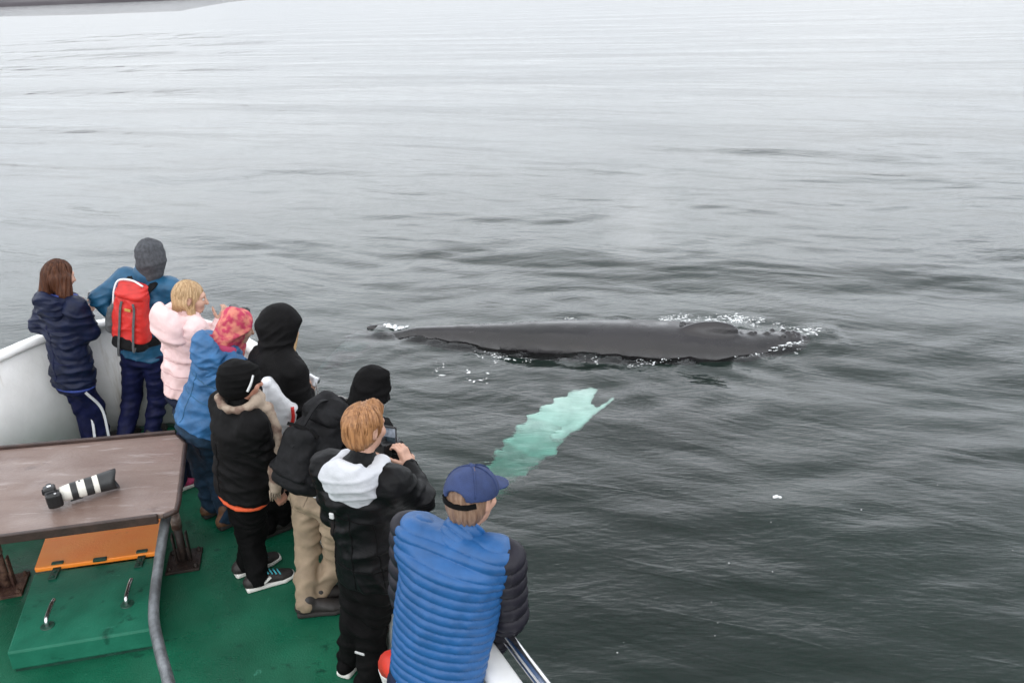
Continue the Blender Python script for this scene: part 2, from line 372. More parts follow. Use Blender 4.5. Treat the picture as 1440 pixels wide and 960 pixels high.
def folds(amp=.010, sc_=(7, 7, 15), seed=0, axis=None):
    """cloth folds: families of sharp-crested creases in varied directions, each in patches, and fine crumple"""
    g_ = np.random.default_rng(seed + 100); F_ = []
    for j in range(5):
        th = g_.normal() * .55; ph = g_.random() * 6.28; k = V(math.sin(th) * math.cos(ph), math.sin(th) * math.sin(ph), math.cos(th))
        F_.append((k * 6.28 / ((.055, .075, .10, .14, .18)[j] * 15 / sc_[2]), g_.random() * 6.28, (.45, .6, .8, 1.0, 1.0)[j]))
    def fn(p, n):
        wq = 3.6 * (vnoise(p * 4.2, seed) - .5) + 2.0 * (vnoise(p * 10, seed + 1) - .5); o = 0
        for j, (k, f0, am) in enumerate(F_):
            mk = np.clip((vnoise(p * (4.5 - .5 * j) + 13 * j, seed + 20 + j) - .47) * 5, 0, 1)
            o = o + am * mk * ((.5 + .5 * np.sin(p @ k + f0 + wq * (1 + .25 * j))) ** 2.6 - .3)
        return amp * 1.15 * o + amp * .35 * (vnoise(p * 38, seed + 9) - .5) + amp * .8 * (vnoise(p * 6.5, seed + 3) - .5)
    return fn
def frame(fa, tilt=0):
    """rows: right, forward, up for a facing angle in degrees (0 = away from camera, + to the right)"""
    a = math.radians(fa); r = V(math.cos(a), -math.sin(a), 0); f = V(math.sin(a), math.cos(a), 0); u = V(0, 0, 1)
    t = math.radians(tilt); return np.array([r, f * math.cos(t) - u * math.sin(t), u * math.cos(t) + f * math.sin(t)])
# ================================================================== THE BOAT
CAPZ = DECK + 1.0
plan = smoothpath([(1.68, -.72), (.84, .88), (-.075, 2.62), (-.65, 3.765), (-1.14, 4.715), (-1.58, 5.55), (-2.02, 6.2), (-2.52, 6.72), (-2.98, 6.98), (-3.42, 6.95),
                   (-3.82, 6.76), (-4.06, 6.34), (-4.3, 5.6), (-4.6, 4.4), (-4.95, 2.4), (-5.2, .2)], 7)
Tn = np.gradient(plan, axis=0); Tn /= np.linalg.norm(Tn, axis=1)[:, None]
OUT = np.stack([Tn[:, 1], -Tn[:, 0]], 1)        # outward normal in plan
def off(d, z): return np.column_stack([plan + OUT * d, np.full(len(plan), z)])
def strip(rows, closed=False, smooth=True):
    n = len(rows[0]); v = np.vstack(rows); R = len(rows); f = []
    for j in range(R if closed else R - 1):
        a, b = j * n, ((j + 1) % R) * n
        for i in range(n - 1): f.append((a + i, b + i, b + i + 1, a + i + 1))
    if closed:
        f.append(tuple(j * n for j in range(R))); f.append(tuple(j * n + n - 1 for j in range(R))[::-1])
    return v, f, smooth
boat = Thing('boat', 'white whale watching boat bow with green painted deck and curved bulwark', 'boat', (-2.2, 3.2, DECK))
dk = off(-.16, DECK)
boat.part('deck', (dk, [tuple(range(len(dk)))[::-1]], False), M['deck'])
boat.part('bulwark', strip([off(-.13, DECK - .05), off(-.04, CAPZ - .03), off(.045, CAPZ - .03), off(-.04, DECK - .05)], True), M['white_paint'])
capr = strip([off(-.055, CAPZ - .035), off(-.064, CAPZ - .01), off(-.048, CAPZ + .018), off(.048, CAPZ + .018), off(.064, CAPZ - .01), off(.055, CAPZ - .035)], True)
boat.part('cap_rail', capr, M['cap_paint'])
boat.part('waterway', strip([off(-.122, DECK + .025), off(-.15, DECK + .025), off(-.165, DECK + .004), off(-.122, DECK + .004)], True), M['darkgreen'])
boat.part('hull', strip([off(-.038, DECK - .04), off(-.2, .6), off(-.5, -.2), off(-.9, -1.2), off(-1.7, -1.6)]), M['hull'])
# stainless rail outside the bulwark, on short posts
i0 = 0; i1 = int(np.argmin(np.linalg.norm(plan - np.array([-.42, 3.3]), axis=1)))
rl = off(.095, CAPZ + .08)[i0:i1 + 1]
rail = boat.part('handrail', tube(rl, .020, 14), M['steel'])
boat.part('rail_lower', tube(rl - V(0, 0, .06) , .010, 10), M['steel'], rail)
for k in (4, 11, 18, i1 - 1):
    p = rl[k]; q = off(.04, CAPZ - .06)[k]
    boat.part('rail_post', tube(smoothpath([p - V(0, 0, .01), p - V(0, 0, .12), q], 4), .012, 8), M['steel'], rail)
# weathered pipe rail running aft from under the table
pp = [at(238, 700, 4.62), at(232, 735, 4.42), at(222, 800, 4.15), at(216, 862, 3.80), at(224, 910, 3.52), at(238, 962, 3.22), at(262, 1060, 2.75)]
pz = np.array(pp); pipe = boat.part('pipe_rail', tube(smoothpath(pz, 8), .030, 14), M['pipe'])
e = pz[-1]; boat.part('pipe_post', tube([e, V(e[0], e[1], DECK)], .03, 12), M['pipe'], pipe)
# deck hatch: green lid with an orange panel beyond its hinges
HZ = DECK + .15
hq = [onz(48, 806, HZ), onz(222, 782, HZ), onz(215, 884, HZ), onz(9, 918, HZ)]
hatch = boat.part('hatch', prism([p[:2] for p in hq], DECK + .02, HZ, .012), M['hatchgreen'])
co_ = [p[:2] for p in hq]; cen = np.mean(co_, axis=0)
boat.part('coaming', prism([cen + (p - cen) * .97 for p in np.array(co_)], DECK - .01, DECK + .06, .006), M['darkgreen'], hatch)
oq = [onz(78, 722, HZ), onz(232, 700, HZ), onz(222, 776, HZ + .02), onz(48, 800, HZ + .02)]
far = oq[0] + (oq[0] - oq[3]) * .35; far2 = oq[1] + (oq[1] - oq[2]) * .35
op = prism([p[:2] for p in (far, far2, oq[2], oq[3])], HZ - .01, HZ + .025, .008)
boat.part('orange_panel', op, M['orangepanel'], hatch)
hx = nrm(hq[1] - hq[0]); hy = nrm(hq[3] - hq[0]); hA = np.array([hx, nrm(np.cross(V(0, 0, 1), hx)), V(0, 0, 1)])
def hp(u, v, z=HZ): return V(*(np.array(hq[0][:2]) * (1 - u) * (1 - v) + np.array(hq[1][:2]) * u * (1 - v) + np.array(hq[2][:2]) * u * v + np.array(hq[3][:2]) * (1 - u) * v), z)
for u in (.175, .86):
    c = hp(u, .035)
    hn = join(box(c + V(0, 0, .006), (.05, .15, .012), hA, .003), box(c + hA[1] * .07 + V(0, 0, .022), (.075, .03, .03), hA, .008))
    bolts = [lathe(c + hA[1] * (t - .03) + V(0, 0, .011), V(0, 0, 1), [(0, .011), (.006, .010), (.009, .006), (.010, .0)], 10) for t in (-.02, .03)]
    boat.part('hinge', join(hn, *bolts), M['darkgreen'], hatch)
c = hp(.53, -.03, HZ + .024); boat.part('latch', box(c, (.085, .03, .02), hA, .005), M['darkgreen'], hatch)
for u, v in ((.235, .75), (.795, .63)):
    c = hp(u, v); d = -hA[1] * -1
    P = [c + V(0, 0, .0), c + V(0, 0, .035), c + V(0, 0, .05) + hA[1] * .03, c + V(0, 0, .06) + hA[1] * .12, c + V(0, 0, .058) + hA[1] * .17]
    h = boat.part('handle', tube(smoothpath(P, 5), .013, 12), M['steel'], hatch)
    # recess stain ring at the handle's foot
for u, v in ((.235, .75), (.795, .63)):
    boat.part('handle_socket', lathe(hp(u, v, HZ - .002), V(0, 0, 1), [(0, .04), (.006, .04), (.008, .034), (.008, 0)], 16), M['darkgreen'], hatch)

# life ring hung inside the bulwark
t = nrm(V(-.47, .88, 0)); o_in = V(-.88, -.47, 0)
rc = V(-.42, 3.03, DECK + .44) + o_in * .10
axr = nrm(o_in + V(0, 0, -.18)); ua = t; vb = nrm(np.cross(axr, ua))
def ring_pts(a0, a1, n): return np.array([rc + .29 * (math.cos(a) * ua + math.sin(a) * vb) for a in np.linspace(a0, a1, n)])
lb = Thing('life_ring', 'red and white life ring hung inside the bulwark beside the blue vest', 'life ring', rc - V(0, 0, .35))
for k in range(4):
    a = k * math.pi / 2
    lb.part('ring_segment', tube(ring_pts(a, a + 1.15, 14), .058, 14), M['redring'])
    lb.part('white_band', tube(ring_pts(a + 1.152, a + math.pi / 2 - .002, 6), .060, 14), M['buoywhite'])

# ------------------------------------------------------------------ brown table
TZ = DECK + .75
tq = {k: onz(*q, TZ) for k, q in dict(b=(247, 610), c=(259, 622), d=(249, 704), e=(228, 722), f=(0, 752), a=(0, 632)).items()}
lv = nrm(tq['a'] - tq['b'])
A_ = tq['a'] + lv * .75; F_ = tq['f'] + nrm(tq['f'] - tq['e']) * .75
tb = Thing('table', 'brown wooden deck table on rusty legs with a camera lying on it', 'table', V(-2.7, 4.7, DECK))
dd = tq['d']
rnd = [dd, dd + (tq['e'] - dd) * .35 + V(-.0, -.0, 0) + V(.03, -.02, 0), tq['e'] + V(.02, -.015, 0) * .6]
poly = [A_[:2], tq['b'][:2], tq['c'][:2], dd[:2], (dd + (tq['e'] - dd) * .45 + V(.035, -.02, 0))[:2], tq['e'][:2], F_[:2]]
top = tb.part('tabletop', prism(poly, TZ - .035, TZ, .008), M['table'])
def lip(a, b, h, th, z0=-.05):
    d = nrm(b - a); n = V(-d[1], d[0], 0)
    return box((a + b) / 2 + V(0, 0, (h + z0) / 2), (np.linalg.norm(b - a), th, h - z0), np.array([d, n, V(0, 0, 1)]), .006)
nf = nrm(np.cross(nrm(tq['e'] - F_), V(0, 0, 1)))
tb.part('front_lip', lip(F_ + nf * .014, F_ + nf * .014 + (tq['e'] - F_) * .985, .010, .026, -.05), M['lip'])
nb = nrm(np.cross(nrm(A_ - tq['b']), V(0, 0, 1)))
tb.part('back_lip', lip(tq['b'] + nb * .012, A_ + nb * .012, .022, .026), M['lip'])
ed = [tq['b'], tq['c'], dd, V(*poly[4], TZ), tq['e']]
tb.part('edge_trim', tube(np.array([p - V(0, 0, .018) for p in ed]) + V(.006, -.004, 0), .016, 8), M['lip'])
def leg(bp, tp, mleg, mplate, ang):
    a = math.radians(ang); A = np.array([V(math.cos(a), math.sin(a), 0), V(-math.sin(a), math.cos(a), 0), V(0, 0, 1)])
    up = bp + V(0, 0, .30)
    l = tb.part('leg', join(tube([up, tp], .026, 10), tube([up - V(0, 0, .02), up + V(0, 0, .10)], .034, 10)), mleg)
    tb.part('leg_stub', join(tube([bp, up], .028, 10), box(bp + V(0, 0, .12) + A[0] * .045, (.012, .05, .24), A, .003), box(bp + V(0, 0, .12) - A[0] * .045, (.012, .05, .24), A, .003),
        box(bp + V(0, 0, .06), (.09, .012, .12), A, .003)), mplate, l)
    pl = tb.part('base_plate', box(bp + V(0, 0, .010), (.22, .25, .02), A, .004), mplate)
    for sx in (-1, 1):
        for sy in (-1, 1):
            c = bp + A[0] * sx * .085 + A[1] * sy * .095 + V(0, 0, .02)
            tb.part('bolt', lathe(c, V(0, 0, 1), [(0, .016), (.012, .016), (.014, .010), (.022, .010), (.023, 0)], 6), mplate, pl)
bR = onz(260, 790, DECK); leg(bR, V(bR[0] - .03, bR[1], TZ - .04), M['rustleg'], M['darkplate'], 12)
bL = onz(12, 826, DECK); leg(bL, V(bL[0] - .02, bL[1], TZ - .04), M['rustleg'], M['rust'], 15)
tb.part('brace', tube([bL + V(-.16, -.10, .02), bL + V(-.03, 0, .34)], .022, 8), M['rustleg'])

# ------------------------------------------------------------------ camera lying on the table
ca, cb = onz(82, 697, TZ + .07), onz(172, 671, TZ + .07)
ca[2] = TZ + .076; cb[2] = TZ + .076; ax = nrm(cb - ca); Lc = np.linalg.norm(cb - ca)
cm = Thing('camera', 'black camera with long white telephoto lens lying on the brown table', 'camera', V(ca[0], ca[1], TZ))
sdv = nrm(np.cross(V(0, 0, 1), ax)); cA = np.array([sdv, ax, V(0, 0, 1)]); sc_ = Lc / .36
LR = 1.22      # barrel girth
def cpt(s_, f_, u_): return ca + sdv * s_ * sc_ + ax * f_ * sc_ + V(0, 0, u_ * sc_)
s = S(.003)
c0 = cpt(0, -.035, .0); s.bx(c0 + V(0, 0, .002), V(.072, .030, .046) * sc_, cA, .014, 0)
s.bx(cpt(-.055, -.015, 0), V(.02, .035, .046) * sc_, cA, .016, .012)
s.bx(cpt(0, -.035, .05), V(.03, .034, .022) * sc_, cA, .012, .012)
s.cap(cpt(0, -.005, 0), cpt(0, .012, 0), .036 * sc_, .034 * sc_, .008)
cbody = cm.part('camera_body', s.mesh(), M['cambody'])
cm.part('eyepiece', box(cpt(0, -.07, .045), V(.036, .014, .026) * sc_, cA, .005), M['pack'], cbody)
cm.part('screen', box(cpt(.008, -.066, -.004), V(.07, .004, .05) * sc_, cA, .002), M['glass'], cbody)
cm.part('dial', lathe(cpt(.052, -.035, .045), V(0, 0, 1), [(0, .016), (.014, .016), (.016, .013), (.016, 0)], 18), M['cambody'], cbody)
cm.part('shutter_button', lathe(cpt(-.058, -.012, .044), V(0, 0, 1), [(0, .008), (.006, .008), (.007, 0)], 12), M['steel'], cbody)
cm.part('flash_shoe', box(cpt(0, -.034, .074), V(.02, .022, .005) * sc_, cA, .001), M['steel'], cbody)
P = lambda pr: [(t * sc_, r * sc_ * LR) for t, r in pr]
o = cpt(0, .012, 0)
lens = cm.part('lens_barrel', lathe(o, ax, P([(0, .03), (.004, .036), (.045, .040), (.060, .041), (.062, .041), (.100, .041), (.104, .043), (.146, .043), (.184, .043), (.186, .044), (.214, .046), (.220, .046), (.221, .03)]), 32), M['lenswhite'])
for t0, t1, r in ((.060, .094, .0435), (.140, .182, .0455)):
    pr = []
    for k in range(9): pr += [(t0 + (t1 - t0) * k / 9, r), (t0 + (t1 - t0) * (k + .5) / 9, r - .0015)]
    cm.part('focus_ring', lathe(o, ax, P([(t0 - .001, .04)] + pr + [(t1, r), (t1 + .001, .04)]), 32), M['lenshood'], lens)
cm.part('distance_window', box(cpt(0, .012 + .115, .0425 * LR), V(.018, .012, .004) * sc_, cA, .001), M['glass'], lens)
cm.part('front_element', lathe(o, ax, P([(.222, .040), (.226, .025), (.228, 0)]), 24), M['glass'], lens)
# petal hood with scalloped rim
vs, fs = [], []; K = 48
for j, (rr, inn) in enumerate(((.047, 0), (.0475, 0), (.050, 0), (.052, 0), (.049, 1), (.046, 1), (.044, 1))):
    for k in range(K):
        a = 2 * math.pi * k / K; pet = .5 + .5 * math.cos(2 * a); rim = .300 + .022 * pet
        f_ = {0: .214, 1: .235, 2: .235 + (rim - .235) * .6, 3: rim, 4: rim, 5: .235 + (rim - .235) * .5, 6: .224}[j]
        vs.append(o + ax * f_ * sc_ + (math.cos(a) * V(0, 0, 1) + math.sin(a) * sdv) * rr * sc_ * LR)
for j in range(6):
    for k in range(K): fs.append((j * K + k, j * K + (k + 1) % K, (j + 1) * K + (k + 1) % K, (j + 1) * K + k))
cm.part('lens_hood', (np.array(vs), fs, True), M['lenshood'], lens)
cm.part('tripod_foot', box(cpt(0, .09, -.046 * LR), V(.022, .07, .012) * sc_, cA, .003), M['lenshood'], lens)
# ================================================================== PEOPLE
def add_head(s, c, A, k=1.0):
    r, f, u = A; q = lambda x, y, z: c + (r * x + f * y + u * z) * k
    e = lambda p, rr, kk=.02, op='u': s.ell(p, V(*rr) * k, A, kk, op)
    e(q(0, -.012, .028), (.076, .096, .096)); e(q(0, .035, -.02), (.062, .068, .092)); e(q(0, .052, -.078), (.043, .045, .038), .03)
    e(q(0, .085, .030), (.050, .020, .018), .03)
    for sx in (-1, 1):
        e(q(sx * .031, .104, .008), (.017, .014, .011), .015, 's'); e(q(sx * .038, .078, -.025), (.028, .024, .022), .03)
        e(q(sx * .078, -.004, -.006), (.010, .021, .034), .008); e(q(sx * .085, .002, -.004), (.006, .010, .018), .006, 's')
    s.cap(q(0, .100, .015), q(0, .122, -.028), .009 * k, .014 * k, .014)
    e(q(0, .090, -.060), (.026, .016, .009), .010); e(q(0, .108, -.060), (.024, .012, .0025), .004, 's')
def add_hand(s, wr, d, n, t, curl=.5, k=1.0, spread=.0):
    """wrist, finger direction, palm normal, thumb side; four separate bent fingers and a thumb"""
    d = nrm(d); n = nrm(n - d * (n @ d)); t = nrm(t - d * (t @ d) - n * (t @ n)); A = np.array([t, d, n])
    s.bx(wr + d * .052 * k, V(.039, .05, .015) * k, A, .013 * k, .015); s.cap(wr - d * .02, wr + d * .03, .026 * k, .028 * k, .02)
    for i, (Ln, off_) in enumerate(((.070, .029), (.079, .010), (.073, -.010), (.057, -.028))):
        b = wr + (d * .095 + t * off_ - d * (.004 * (i in (0, 3)))) * k; dr = nrm(d + t * spread * (1.5 - i)); rr = (.0092 - .0006 * (i == 3)) * k; a = curl * .7
        for j, fr in enumerate((.46, .30, .24)):
            dv = nrm(dr * math.cos(a) + n * math.sin(a)); e = b + dv * Ln * fr * k
            s.cap(b, e, rr, rr * .93, .004); b = e; rr *= .93; a += curl * (1.0 + .12 * i)
    b = wr + (d * .030 + t * .034 + n * .006) * k; dv = nrm(d * .62 + t * .62 + n * .35)
    for j, (Ln, rr) in enumerate(((.040, .0125), (.030, .0105), (.022, .009))):
        e = b + dv * Ln * k; s.cap(b, e, rr * k, rr * .9 * k, .008); b = e; dv = nrm(dv + d * .35 * curl + n * .45 * curl)
def shoe(T, an, gnd, f, mu, ms, k=1.0, boot=0, lace=None, name='shoe'):
    """ankle point, ground height, horizontal toe direction"""
    f = nrm(V(f[0], f[1], 0)); r = V(f[1], -f[0], 0); g = V(an[0], an[1], gnd)
    s = S(.006); A = np.array([r, f, V(0, 0, 1)])
    s.loft([g - f * .055 * k + V(0, 0, .055), g + f * .05 * k + V(0, 0, .058), g + f * .13 * k + V(0, 0, .042), g + f * .175 * k + V(0, 0, .036)], [.037 * k, .041 * k, .047 * k, .036 * k], [.042, .045, .034, .026], r, 0, 1.0)
    s.cap(g - f * .03 * k + V(0, 0, .06), g - f * .01 * k + V(0, 0, .10 + boot), .040 * k, .043 * k, .03)
    s.cut(g + V(0, 0, .022), (0, 0, -1))
    up = T.part(name, s.mesh(), mu)
    s = S(.006)
    s.loft([g - f * .06 * k + V(0, 0, .016), g + f * .06 * k + V(0, 0, .015), g + f * .14 * k + V(0, 0, .015), g + f * .19 * k + V(0, 0, .022)], [.042 * k, .044 * k, .051 * k, .036 * k], [.024, .022, .02, .018], r, 0, 1.0, pw=3)
    s.cut(g + V(0, 0, .003), (0, 0, -1))
    T.part('sole', s.mesh(), ms, up)
    if lace:
        for j in range(4):
            c = g + f * (.045 + .022 * j) * k + V(0, 0, .112 - .010 * j)
            T.part('lace', tube(smoothpath([c - r * .03 * k - V(0, 0, .012), c + V(0, 0, .006), c + r * .03 * k - V(0, 0, .012) + f * .012], 4), .005, 6), lace, up)
        T.part('side_stripe', ribbon(smoothpath([g + r * .047 * k + f * (-.02) + V(0, 0, .035), g + r * .049 * k + f * .03 + V(0, 0, .06), g + r * .046 * k + f * .07 + V(0, 0, .085)], 5), f, .014, .012), ms, up)
    return up

def person(label, Y, fa, head, shc, hip, feet, armL, armR, jk, tr, headfa=None, headtilt=0, skin='skin', hands=(None, None), knee=None, sw=.17, bulk=.025, hem=.10,
           jseed=1, vox=.0065, footfa=None, legb=.012, collar=True, sleeve=None, jamp=.010, tamp=.011, side2=None, fsc=(7, 7, 15), wscale=1.0, ankle=.10, hipw=.085, jvox=.008, trap=0):
    """pixels are surveyed sight lines; the distance ahead (Y) of every joint makes them points in the place"""
    J = {}; Ax = frame(fa); r, f, u = Ax
    g = lambda q: at(q[0], q[1], Y + (q[2] if len(q) > 2 else 0))
    HD, SC, HP = g(head), g(shc), g(hip); J.update(head=HD, sc=SC, hip=HP, r=r, f=f, Y=Y, g=g)
    ft = [onz(q[0], q[1], DECK) for q in feet]; J['feet'] = ft
    an = [p + V(0, 0, ankle) for p in ft]
    ax = nrm(SC - HP); Ln = np.linalg.norm(SC - HP); J['ax'] = ax; J['Ln'] = Ln
    rs = nrm(r - ax * (r @ ax)); J['rs'] = rs; fs = np.cross(ax, rs) * -1
    if fs @ f < 0: fs = -fs
    J['fs'] = fs
    sh = [SC - rs * sw - ax * .035, SC + rs * sw - ax * .035]; J['sh'] = sh
    arms = []
    for i, a in enumerate((armL, armR)):
        sx = (-1, 1)[i]
        if a is None: el = sh[i] - ax * .24 + fs * .14 + rs * sx * .05; wr = el + fs * .22 + V(0, 0, -.02) - rs * sx * .08
        else: el, wr = g(a[0]), g(a[1])
        arms.append((el, wr))
    J['arms'] = arms
    hj = [HP - rs * hipw - ax * .02, HP + rs * hipw - ax * .02]
    kn = []
    for i in range(2):
        if knee and knee[i]: kn.append(g(knee[i]))
        else: kn.append((hj[i] * .5 + an[i] * .5) + f * .035)
    J['kn'] = kn; J['an'] = an
    hA = frame(fa if headfa is None else headfa, headtilt); J['hA'] = hA
    base = V((ft[0][0] + ft[1][0]) / 2, (ft[0][1] + ft[1][1]) / 2, DECK)
    b = S(vox)
    b.loft([HP - ax * .06, HP + ax * Ln * .35, HP + ax * Ln * .75, SC - ax * .02], [.12 * wscale, .11, .135, .095], [.08, .075, .09, .055], rs, 0, .8)
    b.cap(SC - ax * .03, HD - hA[2] * .06, .056, .052, .04); add_head(b, HD, hA)
    for i in range(2):
        el, wr = arms[i]
        b.cap(sh[i], el, .045, .038, .04); b.cap(el, wr, .037, .026, .02)
        b.cap(hj[i], kn[i], .064, .044, .04); b.cap(kn[i], an[i], .042, .030, .03); b.ell(V(*an[i][:2], DECK + .05) + f * .04, (.032, .032, .026), None, .03)
        if hands[i]:
            d, n, t, cu = hands[i]; add_hand(b, wr, d, n, t, cu)
        else: b.ell(wr + nrm(wr - el) * .05, (.035, .035, .035), None, .02)
    T = Thing('person', label, 'person', base, b.mesh(), mt=M[skin]); T.J = J
    # trousers
    s = S(.0085)
    s.loft([HP - ax * .10, HP, HP + ax * .10], [.158 * wscale + legb, .155 * wscale + legb, .135 + legb], [.108 + legb, .110 + legb, .095 + legb], rs, .03, .5)
    for i in range(2):
        lo_ = an[i] + V(0, 0, -.035)
        s.cap(hj[i] - ax * .02, kn[i], .083 + legb, .060 + legb, .05); s.cap(kn[i], lo_, .058 + legb, .048 + legb, .03)
    s.cut(V(0, 0, DECK + ankle - .06), (0, 0, -1)); s.disp = folds(tamp, (6, 6, 13), jseed + 40)
    T.trousers = T.part('trousers', s.mesh(), M[tr])
    # jacket or coat
    if jk:
        B = bulk; s = S(jvox); hm = HP - ax * hem; J['hem'] = hm
        s.loft([hm, HP + ax * Ln * .12, HP + ax * Ln * .45, HP + ax * Ln * .78, SC - ax * .03],
               [(.160 + B) * wscale, (.158 + B) * wscale, .148 + B, .174 + B, .148 + B * .8], [.115 + B, .115 + B, .108 + B, .122 + B, .080 + B * .7], rs, .04, .5)
        s.loft([SC - ax * .05, SC + ax * .015], [.115 + B * .5, .062], [.07 + B * .5, .062], rs, .05, .6)
        for i in range(2):
            el, wr = arms[i]; w2 = wr - nrm(wr - el) * .01
            s.cap(SC - ax * (.035 - trap * .5), sh[i], .060 + B * .45 + trap, .056 + B * .6, .07); s.cap(sh[i], el, .054 + B * .75, .047 + B * .7, .07); s.cap(el, w2, .047 + B * .7, .036 + B * .5, .025)
            if hands[i]: s.cut_wr = 1
        if collar: s.cap(SC - ax * .01, SC + (HD - SC) * .35, .068, .066, .03)
        s.cut(hm, -ax)
        s.disp = folds(jamp, fsc, jseed)
        T.jacket = T.part('jacket', s.mesh(), M[jk])
    return T
def hair_shell(T, name, mt, front=.05, down=-.02, k=1.0, extra=(), seed=3, lift=.012, groove=.004, cutfront=True, strands=46, ears=True):
    J = T.J; c = J['head']; r, f, u = J['hA']; s = S(.005); q = lambda x, y, z: c + r * x + f * y + u * z
    s.ell(q(0, -.014, .028), V(.076 + lift, .096 + lift, .096 + lift) * k, J['hA'], .02)
    s.ell(q(0, -.045, -.03), V(.068 + lift, .05 + lift, .07) * k, J['hA'], .03)
    for a, b_, ra, rb in extra: s.cap(q(*a), q(*b_), ra, rb, .035)
    if cutfront:
        s.ell(q(0, .11, -.045), V(.085, .085, .105), J['hA'], .012, 's')
        for sx in ((-1, 1) if ears else ()): s.ell(q(sx * .085, .012, -.012), V(.026, .026, .042), J['hA'], .008, 's')
    def dp(p, n):
        d = p - c; a = np.arctan2(d @ r, -(d @ f)); z = d @ u
        return groove * (np.sin(a * 24 + 5 * vnoise(p * 12, seed) + z * 12) * .6 + 1.6 * (vnoise(np.column_stack([a * 9, z * 9, z * 0]), seed) - .5))
    s.disp = dp
    o = T.part(name, s.mesh(), M[mt]); g_ = np.random.default_rng(seed); st = []
    for i in range(strands):            # loose locks lying over the hair
        a0 = math.pi + g_.normal() * 1.15; el = 1.25 - .35 * g_.random(); a1 = a0 + g_.normal() * .22; lk = (1.0 + 1.1 * g_.random()); P = []
        for t in np.linspace(0, 1, 7):
            e = el - lk * t; a = a0 + (a1 - a0) * t; rr = 1.005 + .035 * g_.random() * t
            P.append(q(-math.sin(a) * math.cos(e) * (.076 + lift) * rr, -.014 + math.cos(a) * math.cos(e) * (.096 + lift) * rr, .028 + math.sin(e) * (.096 + lift) * rr))
        st.append(tube(np.array(P), [.0032, .0042, .0042, .004, .0034, .0026, .0012], 5))
    if st: T.part('hair_strands', join(*st), M[mt], o, kind='stuff')
    return o
def hood_up(T, name, mt, size=(.118, .138, .150), drop=.06, back=.0, opening=True, seed=4, amp=.010, cape=.12, peak=0):
    J = T.J; c = J['head']; r, f, u = J['hA']; s = S(.0065); q = lambda x, y, z: c + r * x + f * y + u * z
    s.ell(q(0, -.008 - back, .018), V(*size), J['hA'], .03)
    if peak: s.ell(q(0, .075, .075), V(.085, .06, .03), J['hA'], .03)
    s.cap(q(0, -.02, -.05), J['sc'] + J['ax'] * .0 - J['fs'] * .01, size[0] * .86, cape, .06)
    if opening: s.ell(q(0, .125, -.015), V(.082, .085, .115), J['hA'], .012, 's')
    s.disp = folds(amp, (9, 9, 14), seed)
    return T.part(name, s.mesh(), M[mt])
def hood_down(T, name, mt, size=.17, drop=.11, th=.10, seed=5, amp=.008, tilt=.35, inner=None, lift=0):
    """a hood lying on the upper back: a sagging pouch, open towards the head"""
    J = T.J; r, f, a = J['rs'], J['fs'], J['ax']; c = J['sc'] - f * (.075 + th * .35 + lift * .5) - a * (drop * .35 - lift)
    s = S(.0065); A = np.array([r, nrm(f + a * tilt), nrm(a - f * tilt)])
    s.ell(c, V(size * .92, th, drop + .05), A, .03); 
    s.loft([J['sc'] - r * .085 + f * .045 + a * .03, J['sc'] - r * .115 - f * .02 + a * .015, c - r * .08 + a * .05, c + r * .08 + a * .05, J['sc'] + r * .115 - f * .02 + a * .015, J['sc'] + r * .085 + f * .045 + a * .03], [.04 + lift * .5] * 6, [.045 + lift * .4] * 6, a, .04, 1)
    s.ell(c + a * (drop + .03) + f * .04, V(size * .62, th * .55, drop * .8), A, .03, 's')
    s.disp = folds(amp, (8, 8, 15), seed)
    return T.part(name, s.mesh(), M[mt])

M['pink_seam'] = mat('pink_seam', (.50, .32, .32), .7); M['khaki_seam'] = mat('khaki_seam', (.19, .145, .10), .8)
# ---- 1: navy jacket, far left
Y = 6.5
p1 = person('long haired person in navy jacket and navy striped trousers at the far left bulwark', Y, 30, (83, 388), (86, 421), (103, 528), [(130, 632), (149, 626)],
    ((54, 456, .02), (96, 452, .26)), ((128, 466, -.02), (121, 441, .20)), 'navy', 'navy_trouser', headfa=40, headtilt=18, hands=(None, (V(.25, .8, .35), V(-.8, .2, .1), V(.1, -.2, 1), .7)), sw=.165, bulk=.034, hem=.07, jseed=11, jamp=.013, hipw=.075)
J = p1.J; r, f, u = J['hA']
hair_shell(p1, 'hair', 'hair_brown', ears=False, extra=[((-.02, -.06, 0), (-.03, -.075, -.15), .07, .05), ((.05, -.03, -.02), (.075, .0, -.14), .05, .035), ((.06, .01, -.10), (.10, .05, -.27), .042, .012), ((.085, .02, .0), (.09, .04, -.14), .03, .03), ((-.06, -.02, -.02), (-.075, -.01, -.15), .045, .03)], groove=.006)
hood_down(p1, 'hood', 'navy', .165, .10, .085, seed=21, amp=.012)
s = S(.0065); s.loft([J['sc'] - J['rs'] * .11 + J['fs'] * .03 + J['ax'] * .02, J['sc'] - J['rs'] * .07 - J['fs'] * .09 + J['ax'] * .035, J['sc'] + J['rs'] * .07 - J['fs'] * .09 + J['ax'] * .035, J['sc'] + J['rs'] * .12 + J['fs'] * .03 + J['ax'] * .02], [.05] * 4, [.035] * 4, J['ax'], 0, 1); s.disp = folds(.008, (9, 9, 16), 3)
p1.part('hood_lining', s.mesh(), M['navy_lining'])
def hemband(T, mt, th=.02, grow=.004, B=.034, name='hem_band', ws=1.0):
    J = T.J; s = S(.0065); hm = J['hem']; ax = J['ax']
    s.loft([hm, hm + ax * .06], [(.160 + B) * ws + grow] * 2, [.115 + B + grow] * 2, J['rs'], 0, .5); s.cut(hm + ax * th, ax); s.cut(hm - ax * .012, -ax)
    s.disp = folds(.006, (7, 7, 12), 4); return T.part(name, s.mesh(), M[mt])
hemband(p1, 'navy_lining', .004, -.004)
